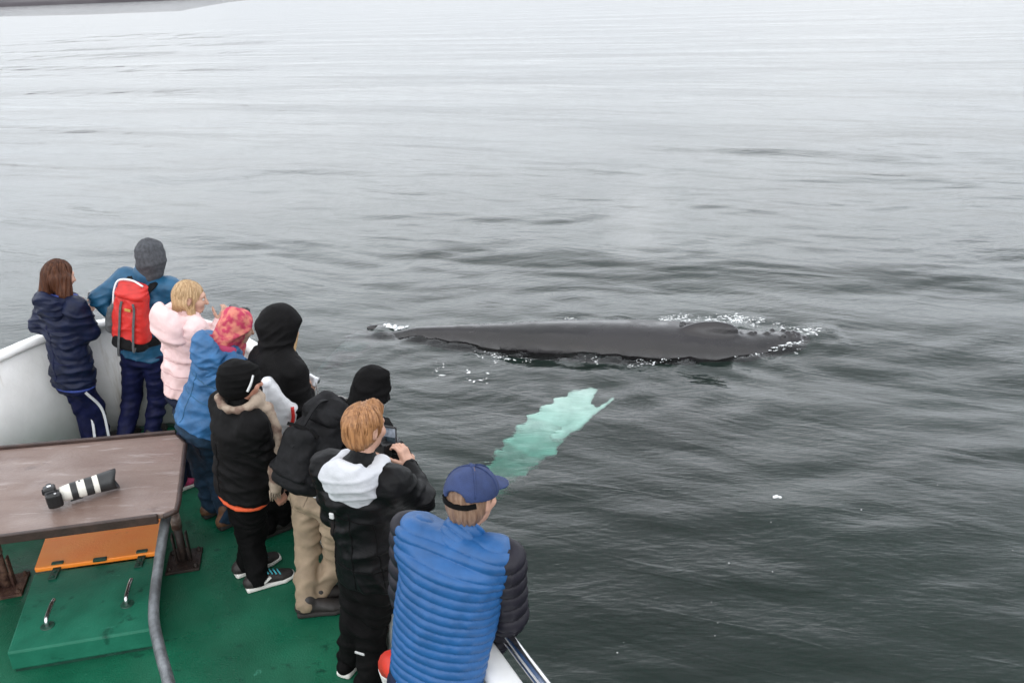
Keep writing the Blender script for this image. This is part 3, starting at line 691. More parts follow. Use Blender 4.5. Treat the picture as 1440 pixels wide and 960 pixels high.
for i in range(2):
    o = J['rs'] * (.072 if i else -.072)
    hj = J['hip'] + J['rs'] * (.075 if i else -.075)
    P = smoothpath([hj - J['ax'] * .10 + J['rs'] * (.105 if i else .06) - f * .03, J['kn'][i] + J['rs'] * .086, J['an'][i] + J['rs'] * .074 + V(0, 0, .0)], 8)
    p1.part('trouser_stripe', ribbon(P, V(-.3, 1, 0), .012, .020), M['white'], p1.trousers)
for i in range(2): shoe(p1, J['an'][i], DECK, J['f'], M['dark_shoe'], M['sole_dark'])
ph = Thing('phone', 'small dark phone held by the person in navy at the far left', 'phone', J['arms'][1][1] + V(.03, .12, .03), box(J['arms'][1][1] + V(.0, .11, .07), (.075, .012, .15), frame(30, 25), .004), mt=M['glass'])

# ---- 2: red backpack
Y = 6.7
p2 = person('person in teal jacket with grey hood up and red backpack at the bow', Y, 8, (213, 362), (208, 393), (204, 490), [(178, 622), (216, 617)],
    ((139, 420, -.06), (170, 455, -.05)), ((258, 428, .0), (254, 452, .22)), 'teal', 'navy_trouser', headfa=15, hands=((V(.5, .4, -.8), V(.9, .3, .3), V(.2, -.5, .6), .5), None), sw=.185, bulk=.042, hem=.05, jseed=12, hipw=.10, legb=.022, knee=((186, 556, .03), (222, 556, .03)), tamp=.009)
J = p2.J
hood_up(p2, 'hood', 'greyknit', (.112, .130, .145), seed=31, amp=.006, cape=.10)
s = S(.0065); s.cap(J['sc'] - J['ax'] * .04, J['sc'] + J['ax'] * .045, .125, .118, 0); p2.part('collar', s.mesh(), M['teal'])
for i in range(2): shoe(p2, J['an'][i], DECK, J['f'], M['dark_shoe'], M['sole_dark'])
def back_frame(J, up, out): return J['hip'] + J['ax'] * (J['Ln'] * up) - J['fs'] * out
rs, fs, ax = J['rs'], J['fs'], J['ax']; A = np.array([rs, fs, ax])
c = back_frame(J, .60, .235)
bp = Thing('backpack', 'red hiking backpack with grey side pouch on the back of the teal jacket', 'backpack', c - ax * .28)
s = S(.006); s.loft([c - ax * .16 + rs * .005, c + ax * .02, c + ax * .22], [.150, .140, .125], [.085, .09, .07], rs, 0, .6, pw=3); s.disp = folds(.008, (9, 9, 14), 51)
bag = bp.part('bag', s.mesh(), M['red'])
s = S(.006); s.loft([c + ax * .20 - fs * .005, c + ax * .27 + fs * .01], [.128, .11], [.082, .06], rs, 0, .6, pw=3); s.disp = folds(.006, (9, 9, 14), 52); bp.part('lid', s.mesh(), M['red'], bag)
s = S(.006); s.loft([c - ax * .235, c - ax * .175], [.145, .135], [.088, .088], rs, 0, .5, pw=3); bp.part('base_panel', s.mesh(), M['pack'], bag)
s = S(.006); s.loft([c - ax * .14 - rs * .165, c + ax * .0 - rs * .155, c + ax * .12 - rs * .13], [.045, .05, .03], [.06, .062, .04], rs, 0, .7); s.disp = folds(.006, (12, 12, 16), 53); bp.part('side_pouch', s.mesh(), M['greymesh'], bag)
for x in (-.045, .07):
    bp.part('compression_strap', ribbon(smoothpath([c + ax * .16 + rs * x * .8 - fs * .092, c + ax * .10 + rs * x - fs * .095, c - ax * .05 + rs * x - fs * .098, c - ax * .25 + rs * x * 1.1 - fs * .096, c - ax * (.33 if x < 0 else .22) + rs * x * 1.2 - fs * .08], 4), rs, .018, .006), M['greymesh'], bag)
bp.part('buckle', box(c + ax * .10 + rs * .02 - fs * .10, (.05, .012, .022), A, .003), mat('gold_buckle', (.42, .25, .05), .5), bag)
bp.part('piping', tube(smoothpath([c - rs * .135 + ax * .10 - fs * .04, c - rs * .13 + ax * .22 - fs * .04, c - rs * .10 + ax * .305 - fs * .03, c + rs * .0 + ax * .325 - fs * .02, c + rs * .10 + ax * .30 - fs * .03], 5), .008, 6), M['white'], bag)
for sx in (-1, 1):
    bp.part('shoulder_strap', ribbon(smoothpath([c + rs * sx * .085 + ax * .22 + fs * .04, J['sc'] + rs * sx * .105 - fs * .06 + ax * .02, J['sc'] + rs * sx * .115 + fs * .04 + ax * .025, J['sc'] + rs * sx * .13 + fs * .135 - ax * .12], 5), rs, .055, .016), M['pack'], bag)
    bp.part('hip_belt', ribbon(smoothpath([c + rs * sx * .12 - ax * .21, c + rs * sx * .19 - ax * .2 + fs * .12, c + rs * sx * .17 - ax * .2 + fs * .28], 5), ax, .07, .02), M['pack'], bag)

# ---- 3: pale pink coat
Y = 5.95
p3 = person('blond person in pale pink puffer coat leaning over the rail beside the red backpack', Y, 42, (267, 419), (258, 446), (261, 546), [(271, 678), (250, 690)],
    ((252, 470, .14), (296, 462, .22)), ((286, 482, .0), (309, 455, .10)), 'pink', 'jeans_navy', headfa=78, headtilt=12, vox=.006, hands=(None, (V(.4, .3, .7), V(-.6, .6, .1), V(-.5, -.5, .3), .6)), sw=.155, bulk=.035, hem=.02, jseed=13, jamp=.010, fsc=(5, 5, 17))
J = p3.J
hair_shell(p3, 'hair', 'hair_blond', extra=[((-.03, -.05, 0), (-.02, -.07, -.12), .075, .05), ((.07, .0, -.02), (.085, .035, -.13), .035, .02), ((-.05, -.02, 0), (-.06, -.0, -.12), .05, .03)], groove=.005)
hood_down(p3, 'hood', 'pink', .20, .14, .115, seed=22, amp=.010)
shoe(p3, J['an'][0], DECK, V(.55, .5, 0), M['pinkshoe'], M['sole_white'], lace=M['turquoise']); shoe(p3, J['an'][1], DECK, V(.55, .5, 0), M['pinkshoe'], M['sole_white'])
wr = J['arms'][1][1]; d = nrm(wr - J['arms'][1][0])
wb = p3.part('wristband', tube([wr - d * .012, wr + d * .02], .036, 14), M['blackm'])
for i in range(2):
    ey = J['head'] + J['hA'][0] * (.031 if i else -.031) + J['hA'][1] * .094 + J['hA'][2] * .008
    p3.part('eye', lathe(ey - V(0, 0, .011), V(0, 0, 1), [(0, 0), (.003, .007), (.011, .011), (.019, .007), (.022, 0)], 10), M['eye'])
s = S(.005); hh = wr + V(.10, .09, .06); cA = frame(60, 10)
s.bx(hh, V(.065, .03, .042), cA, .01, 0); s.cap(hh + cA[1] * .03, hh + cA[1] * .085, .032, .03, .004)
cam2 = Thing('camera', 'small black camera raised by the person in the pale pink coat', 'camera', hh - V(0, 0, .045))
cb_ = cam2.part('camera_body', s.mesh(), M['cambody']); cam2.part('lens', lathe(hh + cA[1] * .085, cA[1], [(0, .031), (.012, .031), (.013, .025), (.008, 0)], 18), M['glass'], cb_)

# ---- 4: blue jacket, patterned headscarf
Y = 5.35
p4 = person('person in bright blue jacket and jeans with a pink patterned headscarf', Y, 38, (331, 460, .12), (313, 492, .04), (281, 588), [(300, 722), (322, 738)],
    ((300, 520, .18), (338, 512, .34)), ((345, 530, .05), (366, 510, .26)), 'blue', 'jeans', headfa=62, headtilt=20, sw=.165, bulk=.030, hem=.05, jseed=14, wscale=1.12, legb=.018, jamp=.012, knee=((284, 655, .04), (304, 662, .04)), hipw=.09)
J = p4.J
hood_up(p4, 'headscarf', 'scarf_p', (.098, .118, .124), seed=33, amp=.015, cape=.075, back=.005)
q = lambda x, y, z: J['head'] + J['hA'][0] * x + J['hA'][1] * y + J['hA'][2] * z
s = S(.006); s.cap(q(.0, .04, -.11), q(.05, .06, -.22), .055, .03, .03); s.disp = folds(.008, (11, 11, 16), 8); p4.part('scarf_tail', s.mesh(), M['scarf_p'])
hood_down(p4, 'hood', 'blue', .185, .12, .085, seed=23, amp=.012)
s = S(.0065); s.loft([J['sc'] - J['rs'] * .10 + J['ax'] * .03, J['sc'] - J['rs'] * .06 - J['fs'] * .10 + J['ax'] * .03, J['sc'] + J['rs'] * .06 - J['fs'] * .10 + J['ax'] * .03, J['sc'] + J['rs'] * .10 + J['ax'] * .03], [.045] * 4, [.033] * 4, J['ax'], 0, 1); s.disp = folds(.008, (9, 9, 16), 3)
p4.part('hood_lining', s.mesh(), M['magenta'])
for i in range(2): shoe(p4, J['an'][i], DECK, V(.55, .55, 0), M['brown_boot'], M['sole_dark'], boot=.05, name='boot')

# ---- 6: black hooded coat with white panel (beyond the beanie person)
Y = 5.2
p6 = person('person in black hooded coat with a white lower panel leaning on the rail', Y, 40, (394, 461, .10), (391, 508, .03), (386, 636), [(378, 752), (398, 742)],
    ((375, 545, .2), (415, 545, .32)), ((430, 590, -.06), (431, 556, .10)), 'black2', 'blackm', headfa=60, headtilt=18, hands=(None, (V(.3, .7, .4), V(-.7, .4, 0), V(0, -.2, 1), .8)), sw=.145, trap=.045, bulk=.050, hem=.06, jseed=16, jamp=.011)
J = p6.J
hood_up(p6, 'hood', 'black2', (.122, .150, .150), seed=34, amp=.011, cape=.125, peak=1)
s = S(.006); q = lambda x, y, z: J['head'] + J['hA'][0] * x + J['hA'][1] * y + J['hA'][2] * z
s.cap(q(.055, .085, -.02), q(.075, .09, -.21), .024, .014, .02); s.cap(q(-.055, .085, -.02), q(-.06, .09, -.2), .022, .014, .02); s.disp = folds(.004, (20, 20, 5), 8); p6.part('hair', s.mesh(), M['hair_blond'])
g = J['g']
def slab(pts, n, th, seed, amp=.012, vox=.006):
    P = [np.asarray(p, float) for p in pts]; s = S(vox); c = sum(P) / len(P)
    for a, b_ in ((0, 1), (1, 2), (2, 3), (3, 0), (0, 2), (1, 3)):
        s.cap(P[a], P[b_], th, th, .05)
    for k in (.25, .5, .75):
        s.cap(P[0] * (1 - k) + P[1] * k, P[3] * (1 - k) + P[2] * k, th, th, .05); s.cap(P[0] * (1 - k) + P[3] * k, P[1] * (1 - k) + P[2] * k, th, th, .05)
    s.disp = folds(amp, (9, 9, 11), seed); return s.mesh()
p6.part('white_panel', slab([g((377, 538, -.17)), g((411, 573, -.15)), g((403, 614, -.14)), g((374, 604, -.15))], None, .022, 61), M['white'])
p6.part('red_trim', tube(smoothpath([g((411, 572, -.185)), g((412, 590, -.19)), g((404, 614, -.18))], 5), .012, 8), M['red'])
for i in range(2): shoe(p6, J['an'][i], DECK, V(.6, .45, 0), M['dark_shoe'], M['sole_dark'])
wr = J['arms'][1][1]; hh = wr + V(.03, .09, .075); cA = frame(50, 20)
sc3 = Thing('compact_camera', 'small white and silver camera held by the person in the black hooded coat', 'camera', hh - V(0, 0, .04))
cb_ = sc3.part('camera_body', box(hh, (.105, .035, .065), cA, .01), M['white']); sc3.part('lens', lathe(hh + cA[1] * .018, cA[1], [(0, .026), (.03, .025), (.032, .018), (.028, 0)], 16), M['steel'], cb_)
sc3.part('strap', tube(smoothpath([hh + cA[0] * .05, hh + cA[0] * .06 - V(0, 0, .08), hh + cA[0] * .035 - V(0, 0, .17), hh + cA[0] * .02 - V(0, 0, .09), hh + cA[0] * .04], 5), .005, 6), M['greystrap'], cb_)

# ---- 5: beanie, beige scarf
Y = 4.62
p5 = person('person in black beanie and black jacket with beige scarf and orange shirt hem', Y, 48, (338, 536, .02), (336, 578), (342, 676), [(366, 824), (349, 803)],
    ((345, 600, .22), (383, 640, .26)), ((368, 636, -.10), (388, 690, -.02)), 'black2', 'blackm', headfa=62, headtilt=10, hands=(None, (V(.25, .25, -.9), V(-.5, .6, 0), V(.5, .5, .1), .7)), skin='skin_red', sw=.18, bulk=.042, hem=.055, jseed=15, jamp=.012, footfa=62, knee=((352, 752, .03), (356, 745, .05)), legb=.022, wscale=1.08, vox=.0055)
J = p5.J; q = lambda x, y, z: J['head'] + J['hA'][0] * x + J['hA'][1] * y + J['hA'][2] * z
s = S(.0055); s.ell(q(0, -.012, .035), V(.112, .125, .105), J['hA'], .03); s.ell(q(0, -.035, -.035), V(.105, .10, .075), J['hA'], .04); s.ell(q(0, .105, .0), V(.055, .03, .012), J['hA'], .02)
s.ell(q(0, .11, -.075), V(.085, .09, .085), J['hA'], .012, 's'); s.disp = folds(.007, (8, 8, 22), 35)
bn = p5.part('beanie', s.mesh(), M['blackm'])
p5.part('beanie_mark', ribbon(smoothpath([q(.119, .015, -.02), q(.118, .035, .03), q(.104, .05, .075)], 4), V(.2, -.3, 1), .012, .010), M['silver'], bn)
s = S(.0055); a_ = J['ax']
nb = J['sc'] + (J['head'] - J['sc']) * .34
ringp = [nb + (math.cos(t) * J['rs'] * .115 + math.sin(t) * J['fs'] * .112) + a_ * (.014 * math.sin(2 * t) + .01) for t in np.linspace(0, 2 * math.pi, 13)]
for i in range(12): s.cap(ringp[i], ringp[i + 1], .026, .026, .02)
s.cap(ringp[1], J['sc'] + J['rs'] * .10 + J['fs'] * .14 - a_ * .02, .032, .036, .03)
ends = smoothpath([J['sc'] + J['rs'] * .10 + J['fs'] * .135 + a_ * .02, J['sc'] + J['rs'] * .19 + J['fs'] * .14 - a_ * .14, J['sc'] + J['rs'] * .235 + J['fs'] * .10 - a_ * .30, J['sc'] + J['rs'] * .24 + J['fs'] * .09 - a_ * .46], 4)
for i in range(len(ends) - 1): s.cap(ends[i], ends[i + 1], .036, .036, .015)
s.disp = folds(.010, (13, 13, 7), 36); scf = p5.part('scarf', s.mesh(), M['scarf_b'])
for k in range(6):
    e_ = ends[-1] + J['fs'] * (k - 2.5) * .013; p5.part('fringe', tube([e_, e_ - a_ * .03 + J['rs'] * .003 * (k % 3 - 1), e_ - a_ * (.075 + .008 * (k % 2))], [.007, .006, .004], 6), M['scarf_b'], scf)
hemband(p5, 'orange', .012, -.004, B=.034, name='shirt_hem', ws=1.08).location = -J['ax'] * .040
for i in range(2): shoe(p5, J['an'][i], DECK, V(.86, .40, 0) if i == 0 else V(.8, .55, 0), M['dark_shoe'], M['sole_white'], k=1.12, lace=M['turquoise'])

# ---- 7: black backpack, khaki trousers
Y = 4.45
p7 = person('person in khaki trousers and black hood with a large black backpack, bending over the rail', Y, 28, (524, 545, .34), (503, 582, .22), (455, 690, -.02), [(432, 862), (448, 848)],
    ((520, 610, .42), (560, 640, .6)), ((540, 620, .3), (570, 640, .42)), 'black2', 'khaki', headfa=38, headtilt=12, sw=.19, bulk=.026, hem=-.03, jseed=17, legb=.016, knee=((432, 772, .0), (474, 784, .0)), hipw=.115, tamp=.011)
J = p7.J
hood_up(p7, 'hood', 'blackm', (.115, .128, .138), seed=37, amp=.013, cape=.095)
for i in range(2): shoe(p7, J['an'][i] + V(.03, .0, 0), DECK, V(.95, .12, 0) if i == 0 else V(.8, .5, 0), M['dark_shoe'], M['sole_dark'], k=1.08)
s = S(.007); s.loft([J['hip'] - J['ax'] * .0, J['hip'] + J['ax'] * .05], [.185, .18], [.14, .135], J['rs'], 0, .4); s.disp = folds(.01, (8, 8, 12), 4); p7.part('shirt_hem', s.mesh(), M['white'])
rs, fs, ax = J['rs'], J['fs'], J['ax']; c = J['hip'] + ax * J['Ln'] * .42 - fs * .24 - rs * .03; A = np.array([rs, fs, ax])
bp = Thing('backpack', 'large black backpack with pale grey shoulder straps on the khaki trousered person', 'backpack', c - ax * .3)
s = S(.0065); s.loft([c - ax * .20, c + ax * .02, c + ax * .20], [.155, .155, .128], [.10, .12, .09], rs, 0, .6, pw=3)
s.loft([c - ax * .16 - fs * .10, c + ax * .06 - fs * .12], [.125, .115], [.05, .055], rs, .015, .7, pw=3)
s.disp = folds(.012, (8, 8, 12), 54); bag = bp.part('bag', s.mesh(), M['pack'])
s = S(.0065); s.loft([c + ax * .19 - fs * .01 - rs * .01, c + ax * .285 + fs * .02], [.140, .118], [.11, .075], rs, 0, .6, pw=3); s.disp = folds(.011, (8, 8, 12), 55); bp.part('lid', s.mesh(), M['pack'], bag)
for sx in (-1, 1):
    s = S(.0065); s.loft([c - ax * .17 + rs * sx * .155, c + ax * .03 + rs * sx * .15], [.04, .03], [.075, .065], rs, 0, .7); s.disp = folds(.008, (10, 10, 14), 56); bp.part('side_pocket', s.mesh(), M['pack'], bag)
    bp.part('shoulder_strap', ribbon(smoothpath([c + rs * sx * .085 + ax * .17 + fs * .08, c + rs * sx * .09 + ax * .285 + fs * .09, J['sc'] + rs * sx * .11 - fs * .05 + ax * .055, J['sc'] + rs * sx * .125 + fs * .05 + ax * .03, J['sc'] + rs * sx * .14 + fs * .13 - ax * .13], 5), rs, .062, .016), M['greystrap'], bag)
bp.part('lid_strap', ribbon(smoothpath([c + ax * .31 - fs * .03, c + ax * .26 - fs * .125, c + ax * .1 - fs * .165, c - ax * .02 - fs * .175], 5), rs, .024, .008), M['pack'], bag)
bp.part('zip_flap', ribbon(smoothpath([c - rs * .12 + ax * .09 - fs * .145, c + ax * .105 - fs * .178, c + rs * .12 + ax * .09 - fs * .145], 5), ax, .02, .012), M['blackm'], bag)
bp.part('grab_loop', tube(smoothpath([c + ax * .27 - rs * .05 + fs * .07, c + ax * .335 - rs * .025 + fs * .065, c + ax * .335 + rs * .025 + fs * .065, c + ax * .27 + rs * .05 + fs * .07], 4), .010, 8), M['pack'], bag)

# ---- 8: black jacket with phone
Y = 3.72
p8 = person('sandy haired person in long black jacket with white hood down, photographing with a phone', Y, 24, (512, 602, .03), (508, 660), (522, 800), [(494, 938), (524, 964)],
    ((470, 720, .16), (527, 650, .26)), ((592, 703, .05), (575, 655, .22)), 'black', 'blackm', headfa=38, headtilt=10, hands=((V(.5, .6, .5), V(.2, .2, 1), V(-.3, .3, .6), .9), (V(-.30, .25, .9), V(-.75, .45, -.2), V(-.55, -.35, .25), .75)),
    sw=.195, trap=.02, bulk=.038, hem=.035, jseed=18, vox=.005, jamp=.014, legb=.022, knee=((500, 870, .02), (522, 880, .0)), jvox=.007, fsc=(6, 6, 11))
J = p8.J
hair_shell(p8, 'hair', 'hair_sandy', extra=[((0, .06, .10), (0, .09, .085), .04, .03)], groove=.005, lift=.014)
hood_down(p8, 'hood', 'palegrey', .165, .11, .082, seed=24, amp=.011, lift=.022)
q = lambda x, y, z: J['head'] + J['hA'][0] * x + J['hA'][1] * y + J['hA'][2] * z
for sx in (-1, 1): p8.part('eye', lathe(q(sx * .031, .094, -.003), V(0, 0, 1), [(0, 0), (.003, .007), (.011, .011), (.019, .007), (.022, 0)], 10), M['eye'])
bq = J['sc'] - J['ax'] * .19 - J['fs'] * .170 - J['rs'] * .085
p8.part('back_print', box(bq, (.026, .012, .034), np.array([J['rs'], J['fs'], J['ax']]), .005), M['silver'], p8.jacket)
el, wr = J['arms'][1]; d = nrm(wr - el)
p8.part('sleeve_print', ribbon(smoothpath([el + d * .10 + J['rs'] * .066 - J['fs'] * .05, el + d * .06 + J['rs'] * .078 - J['fs'] * .02, el + d * .03 + J['rs'] * .08], 4), d, .016, .010), M['silver'], p8.jacket)
p8.part('cuff', tube([wr - d * .045, wr + d * .005], [.052, .049], 16), M['blackm'], p8.jacket)
for i in range(2): shoe(p8, J['an'][i], DECK, V(.25, .55, 0) if i == 0 else V(.9, .35, 0), M['blackm'], M['sole_white'], k=1.12)
kn = J['an'][1] + V(0, 0, .20); p8.part('trouser_print', box(kn - J['f'] * .075, (.06, .008, .014), frame(24), .003), M['silver'], p8.trousers)
pc = J['g']((549, 618, .32)); pA = frame(22, 8)
ph8 = Thing('phone', 'black phone held up to the whale by the sandy haired person in black', 'phone', pc - V(0, 0, .08))
body_ = ph8.part('case', box(pc, (.078, .011, .158), pA, .005), M['cambody'])
scrm = mat('phone_screen_picture', (.10, .12, .15), .12, 0, 18, col2=(.30, .33, .38), lo=.42, hi=.6)
ph8.part('screen', box(pc - pA[1] * .0062 + pA[2] * .012, (.068, .002, .112), pA, .0005, 1), scrm, body_)
ph8.part('screen_water', box(pc - pA[1] * .0076 - pA[2] * .012, (.066, .0012, .06), pA, .0003, 1), mat('phone_screen_dark', (.03, .045, .055), .12, .3, 40), body_)
ph8.part('button', box(pc - pA[1] * .0066 - pA[2] * .066, (.014, .002, .008), pA, .0006, 1), M['greymesh'], body_)
wl = J['arms'][0][1]; cA = frame(40, 10); hh = wl + V(.035, .05, .06)
dcam = Thing('camera', 'black camera hanging below the phone at the chin of the sandy haired person', 'camera', hh - V(0, 0, .06))
s = S(.005); s.bx(hh, V(.06, .028, .042), cA, .01, 0); s.cap(hh + cA[1] * .02, hh + cA[1] * .09, .036, .036, .006); s.bx(hh + V(0, 0, .045), V(.022, .025, .02), cA, .008, .01)
db = dcam.part('camera_body', s.mesh(), M['cambody']); dcam.part('lens', lathe(hh + cA[1] * .09, cA[1], [(0, .036), (.02, .036), (.021, .028), (.014, 0)], 18), M['glass'], db)

# ---- 9: blue down vest
Y = 2.70
p9 = person('person in navy cap and bright blue quilted vest over dark sleeves', Y, 20, (663, 700, .18), (644, 755, .12), (614, 945), [(523, 1210), (587, 1260)],
    ((575, 835, .24), (630, 900, .44)), ((715, 862, .12), (690, 908, .34)), 'downsleeve', 'jeans_navy', headfa=32, headtilt=12, sw=.195, bulk=.022, hem=.02, jseed=19, jamp=.0, legb=.02, wscale=1.06, jvox=.007)
J = p9.J; rs, fs, ax, HP, SC, Ln = J['rs'], J['fs'], J['ax'], J['hip'], J['sc'], J['Ln']
# quilted vest
def quilt(o, axis, step, amp, warp=0.0, seed=0, grad=0):
    def fn(p, n):
        d = p - o; t = d @ axis + warp * (vnoise(p * 5, seed) - .5)
        k = np.abs(np.sin(math.pi * t / step)) ** .42
        cr = vnoise(np.column_stack([p @ rs * 38, p @ fs * 38, t * 9]), seed + 2)
        return amp * (k - .72) + (.006 * (cr - .5) * k + .010 * (vnoise(p * 9, seed + 4) - .5))
    return fn
s = S(.005); B = .062; hm = HP - ax * .055
s.loft([hm, HP + ax * Ln * .15, HP + ax * Ln * .48, HP + ax * Ln * .80, SC - ax * .045], [.150 + B * .7, .152 + B * .8, .150 + B, .165 + B, .135 + B * .8], [.110 + B * .6, .112 + B * .7, .112 + B, .115 + B, .072 + B * .7], rs, .04, .5)
s.loft([SC - ax * .06, SC + ax * .005], [.125 + B * .4, .07], [.08 + B * .4, .07], rs, .05, .6)
for sx in (-1, 1):
    s.ell(SC + rs * sx * .17 - ax * .02, V(.08, .10, .07), np.array([rs, fs, ax]), .12)
    hole = SC + rs * sx * .300 - ax * .13; s.ell(hole, V(.062, .105, .15), np.array([rs, fs, ax]), .015, 's')
s.cut(hm, -ax); s.disp = quilt(HP, nrm(ax + rs * .07), .0395, .0105, .016, 71)
vest = p9.part('vest', s.mesh(), M['vest'])
s = S(.005); nk = nrm(J['head'] - J['hA'][2] * .1 - SC)
s.cap(SC - ax * .02, SC + nk * .075, .088, .082, 0); s.cap(SC + nk * .03, SC + nk * .2, .066, .066, 0, 's'); s.cut(SC + nk * .078, nk); s.disp = quilt(SC, nk, .032, .008, .01, 72)
p9.part('collar', s.mesh(), M['vest'], vest)
bpy.data.objects.remove(p9.jacket)
for i in range(2):
    el, wr = J['arms'][i]; sh = J['sh'][i] + rs * (.012 if i else -.012)
    s = S(.005); s.cap(sh, el, .080, .080, .03); s.cap(el, wr, .078, .058, .02); s.disp = quilt(sh, nrm(el - sh), .074, .022, .02, 74 + i)
    p9.part('sleeve', s.mesh(), M['downsleeve'])
    A_h = [sh + (math.cos(t) * nrm(ax * .9 + rs * (-.5 if i else .5)) * .118 + math.sin(t) * fs * .10) - rs * (.03 if i else -.03) - ax * .035 for t in np.linspace(0, 2 * math.pi, 25)]
hair_shell(p9, 'hair', 'hair_grey', groove=.004, lift=.010, strands=0)
q = lambda x, y, z: J['head'] + J['hA'][0] * x + J['hA'][1] * y + J['hA'][2] * z
s = S(.005); s.ell(q(0, -.008, .040), V(.100, .122, .098), J['hA'], .02); s.cut(q(0, 0, .022), -nrm(J['hA'][2] + J['hA'][1] * .06))
s.ell(q(0, -.115, .030), V(.045, .05, .036), J['hA'], .006, 's')
s.disp = folds(.006, (11, 11, 12), 75)
cap = p9.part('cap', s.mesh(), M['cap'])
s = S(.005); s.ell(q(0, .135, .024), V(.078, .085, .012), J['hA'], .01); s.ell(q(0, .0, .02), V(.085, .10, .2), J['hA'], 0, 's'); p9.part('visor', s.mesh(), M['cap'], cap)
p9.part('cap_button', lathe(q(0, -.008, .137), J['hA'][2], [(0, .012), (.006, .011), (.009, 0)], 12), M['cap'], cap)
p9.part('cap_strap', ribbon(smoothpath([q(-.078, -.085, .016), q(-.045, -.112, .008), q(0, -.122, .006), q(.045, -.112, .008), q(.078, -.085, .016)], 5), J['hA'][2], .020, .008), M['blackm'], cap)
for k in range(6):
    a = k * math.pi / 3 + .3
    P = [q(.100 * math.cos(a) * math.cos(t), -.008 + .122 * math.sin(a) * math.cos(t), .040 + .098 * math.sin(t)) * 1.0 for t in np.linspace(.05, 1.45, 7)]
    P = [J['head'] + (p - J['head']) * 1.012 for p in P]
    if math.sin(a) > -.9: p9.part('cap_seam', tube(P, .0035, 6), M['cap'], cap)
for i in range(2): shoe(p9, J['an'][i], DECK, V(.3, .6, 0), M['dark_shoe'], M['sole_dark'])
# seams and pocket lines stitched on the clothes
from mathutils.bvhtree import BVHTree
def seam(T, obj, pts, mt, r=.0035, out=.0, name='seam', back=True, dirv=None):
    J = T.J; me = obj.data; n = len(me.vertices); co_ = np.zeros(n * 3); me.vertices.foreach_get('co', co_); co_ = co_.reshape(-1, 3)
    bv = BVHTree.FromPolygons([tuple(c) for c in co_], [tuple(p.vertices) for p in me.polygons]); d = J['fs'] if dirv is None else dirv
    P = []
    for u, v in pts:
        o = J['hip'] + J['ax'] * v + J['rs'] * u - d * .7 - T.base; h = bv.ray_cast(Vector(o), Vector(d))
        if h[0] is not None: P.append(np.array(h[0]) + T.base - d * out)
    if len(P) > 2: T.part(name, tube(np.array(P), r, 6), M[mt], obj)
ln = lambda a, b, n=14: [(a[0] + (b[0] - a[0]) * t, a[1] + (b[1] - a[1]) * t) for t in np.linspace(0, 1, n)]
for T, mt, L0 in ((p1, 'navy_trouser', .62), (p4, 'teal', .5), (p5, 'blackm', .44), (p8, 'blackm', .56)):
    seam(T, T.jacket, ln((0, -.02), (0, L0 - .12), 20), mt); seam(T, T.jacket, ln((-.16, L0 - .16), (.16, L0 - .16), 20), mt)
seam(p8, p8.jacket, ln((-.16, .10), (.16, .10), 20), 'blackm'); seam(p8, p8.jacket, ln((-.12, .40), (-.15, .0), 16), 'blackm'); seam(p8, p8.jacket, ln((.12, .40), (.15, .0), 16), 'blackm')
seam(p1, p1.jacket, ln((-.15, .17), (.15, .17), 20), 'navy_trouser'); seam(p4, p4.jacket, ln((-.16, .2), (.17, .2), 20), 'teal')
for v in (.06, .17, .28): seam(p3, p3.jacket, ln((-.17, v), (.17, v + .01), 20), 'pink_seam', .004)
for sx in (-1, 1):
    seam(p7, p7.trousers, ln((sx * .05, -.05), (sx * .15, -.05), 8) + ln((sx * .15, -.05), (sx * .15, -.17), 8) + ln((sx * .15, -.17), (sx * .05, -.17), 8), 'khaki_seam', .0035)
    seam(p4, p4.trousers, ln((sx * .05, -.14), (sx * .14, -.13), 8) + ln((sx * .14, -.13), (sx * .13, -.24), 8), 'jeans_navy', .0035)
seam(p7, p7.trousers, ln((.0, .02), (.0, -.12), 8), 'khaki_seam')
for T in (p1, p2, p3, p4, p5, p6, p7, p8, p9):
    J = T.J; print(T.root['label'][:34], 'hip %.2f sh %.2f head %.2f torso %.2f' % (J['hip'][2] - DECK, J['sc'][2] - DECK, J['head'][2] - DECK, J['Ln']),
        'armL %.2f %.2f armR %.2f %.2f' % tuple(np.linalg.norm(a - b) for i in (0, 1) for a, b in ((J['sh'][i], J['arms'][i][0]), J['arms'][i])), 'legs', ['%.2f' % np.linalg.norm(J['hip'] - J['an'][i]) for i in (0, 1)])
print('people', time.time() - T0)
# ================================================================== WHALE
def wl(x, y): return onz(x, y, 0)
spine = [  # x, y of the centre line, half width, height of the back above the water, half depth
    (-2.55, 13.55, .10, -.30, .09), (-2.0, 13.30, .13, .02, .14), (-1.55, 13.18, .19, .16, .24), (-.9, 13.02, .31, .24, .38), (-.1, 12.86, .47, .29, .56), (.9, 12.72, .60, .34, .72),
    (1.9, 12.58, .68, .36, .84), (2.6, 12.50, .68, .31, .84), (3.15, 12.44, .62, .22, .76), (3.7, 12.40, .53, .14, .62), (4.15, 12.42, .40, .10, .46), (4.5, 12.46, .24, .06, .26), (4.66, 12.48, .13, .03, .14)]
s = S(.028)
spine = [(x, y + .06 * min(1, w_ / .5), w_ * .90, t * .82 if t > 0 else t, min(d * .88, t * .82 + .17) if t > .03 else d * .88) for x, y, w_, t, d in spine]
pts = [V(x, y, t - d) for x, y, w_, t, d in spine]
s.loft(pts, [q[2] for q in spine], [q[4] for q in spine], V(.08, -1, 0), .06, .9)
A = frame(90)
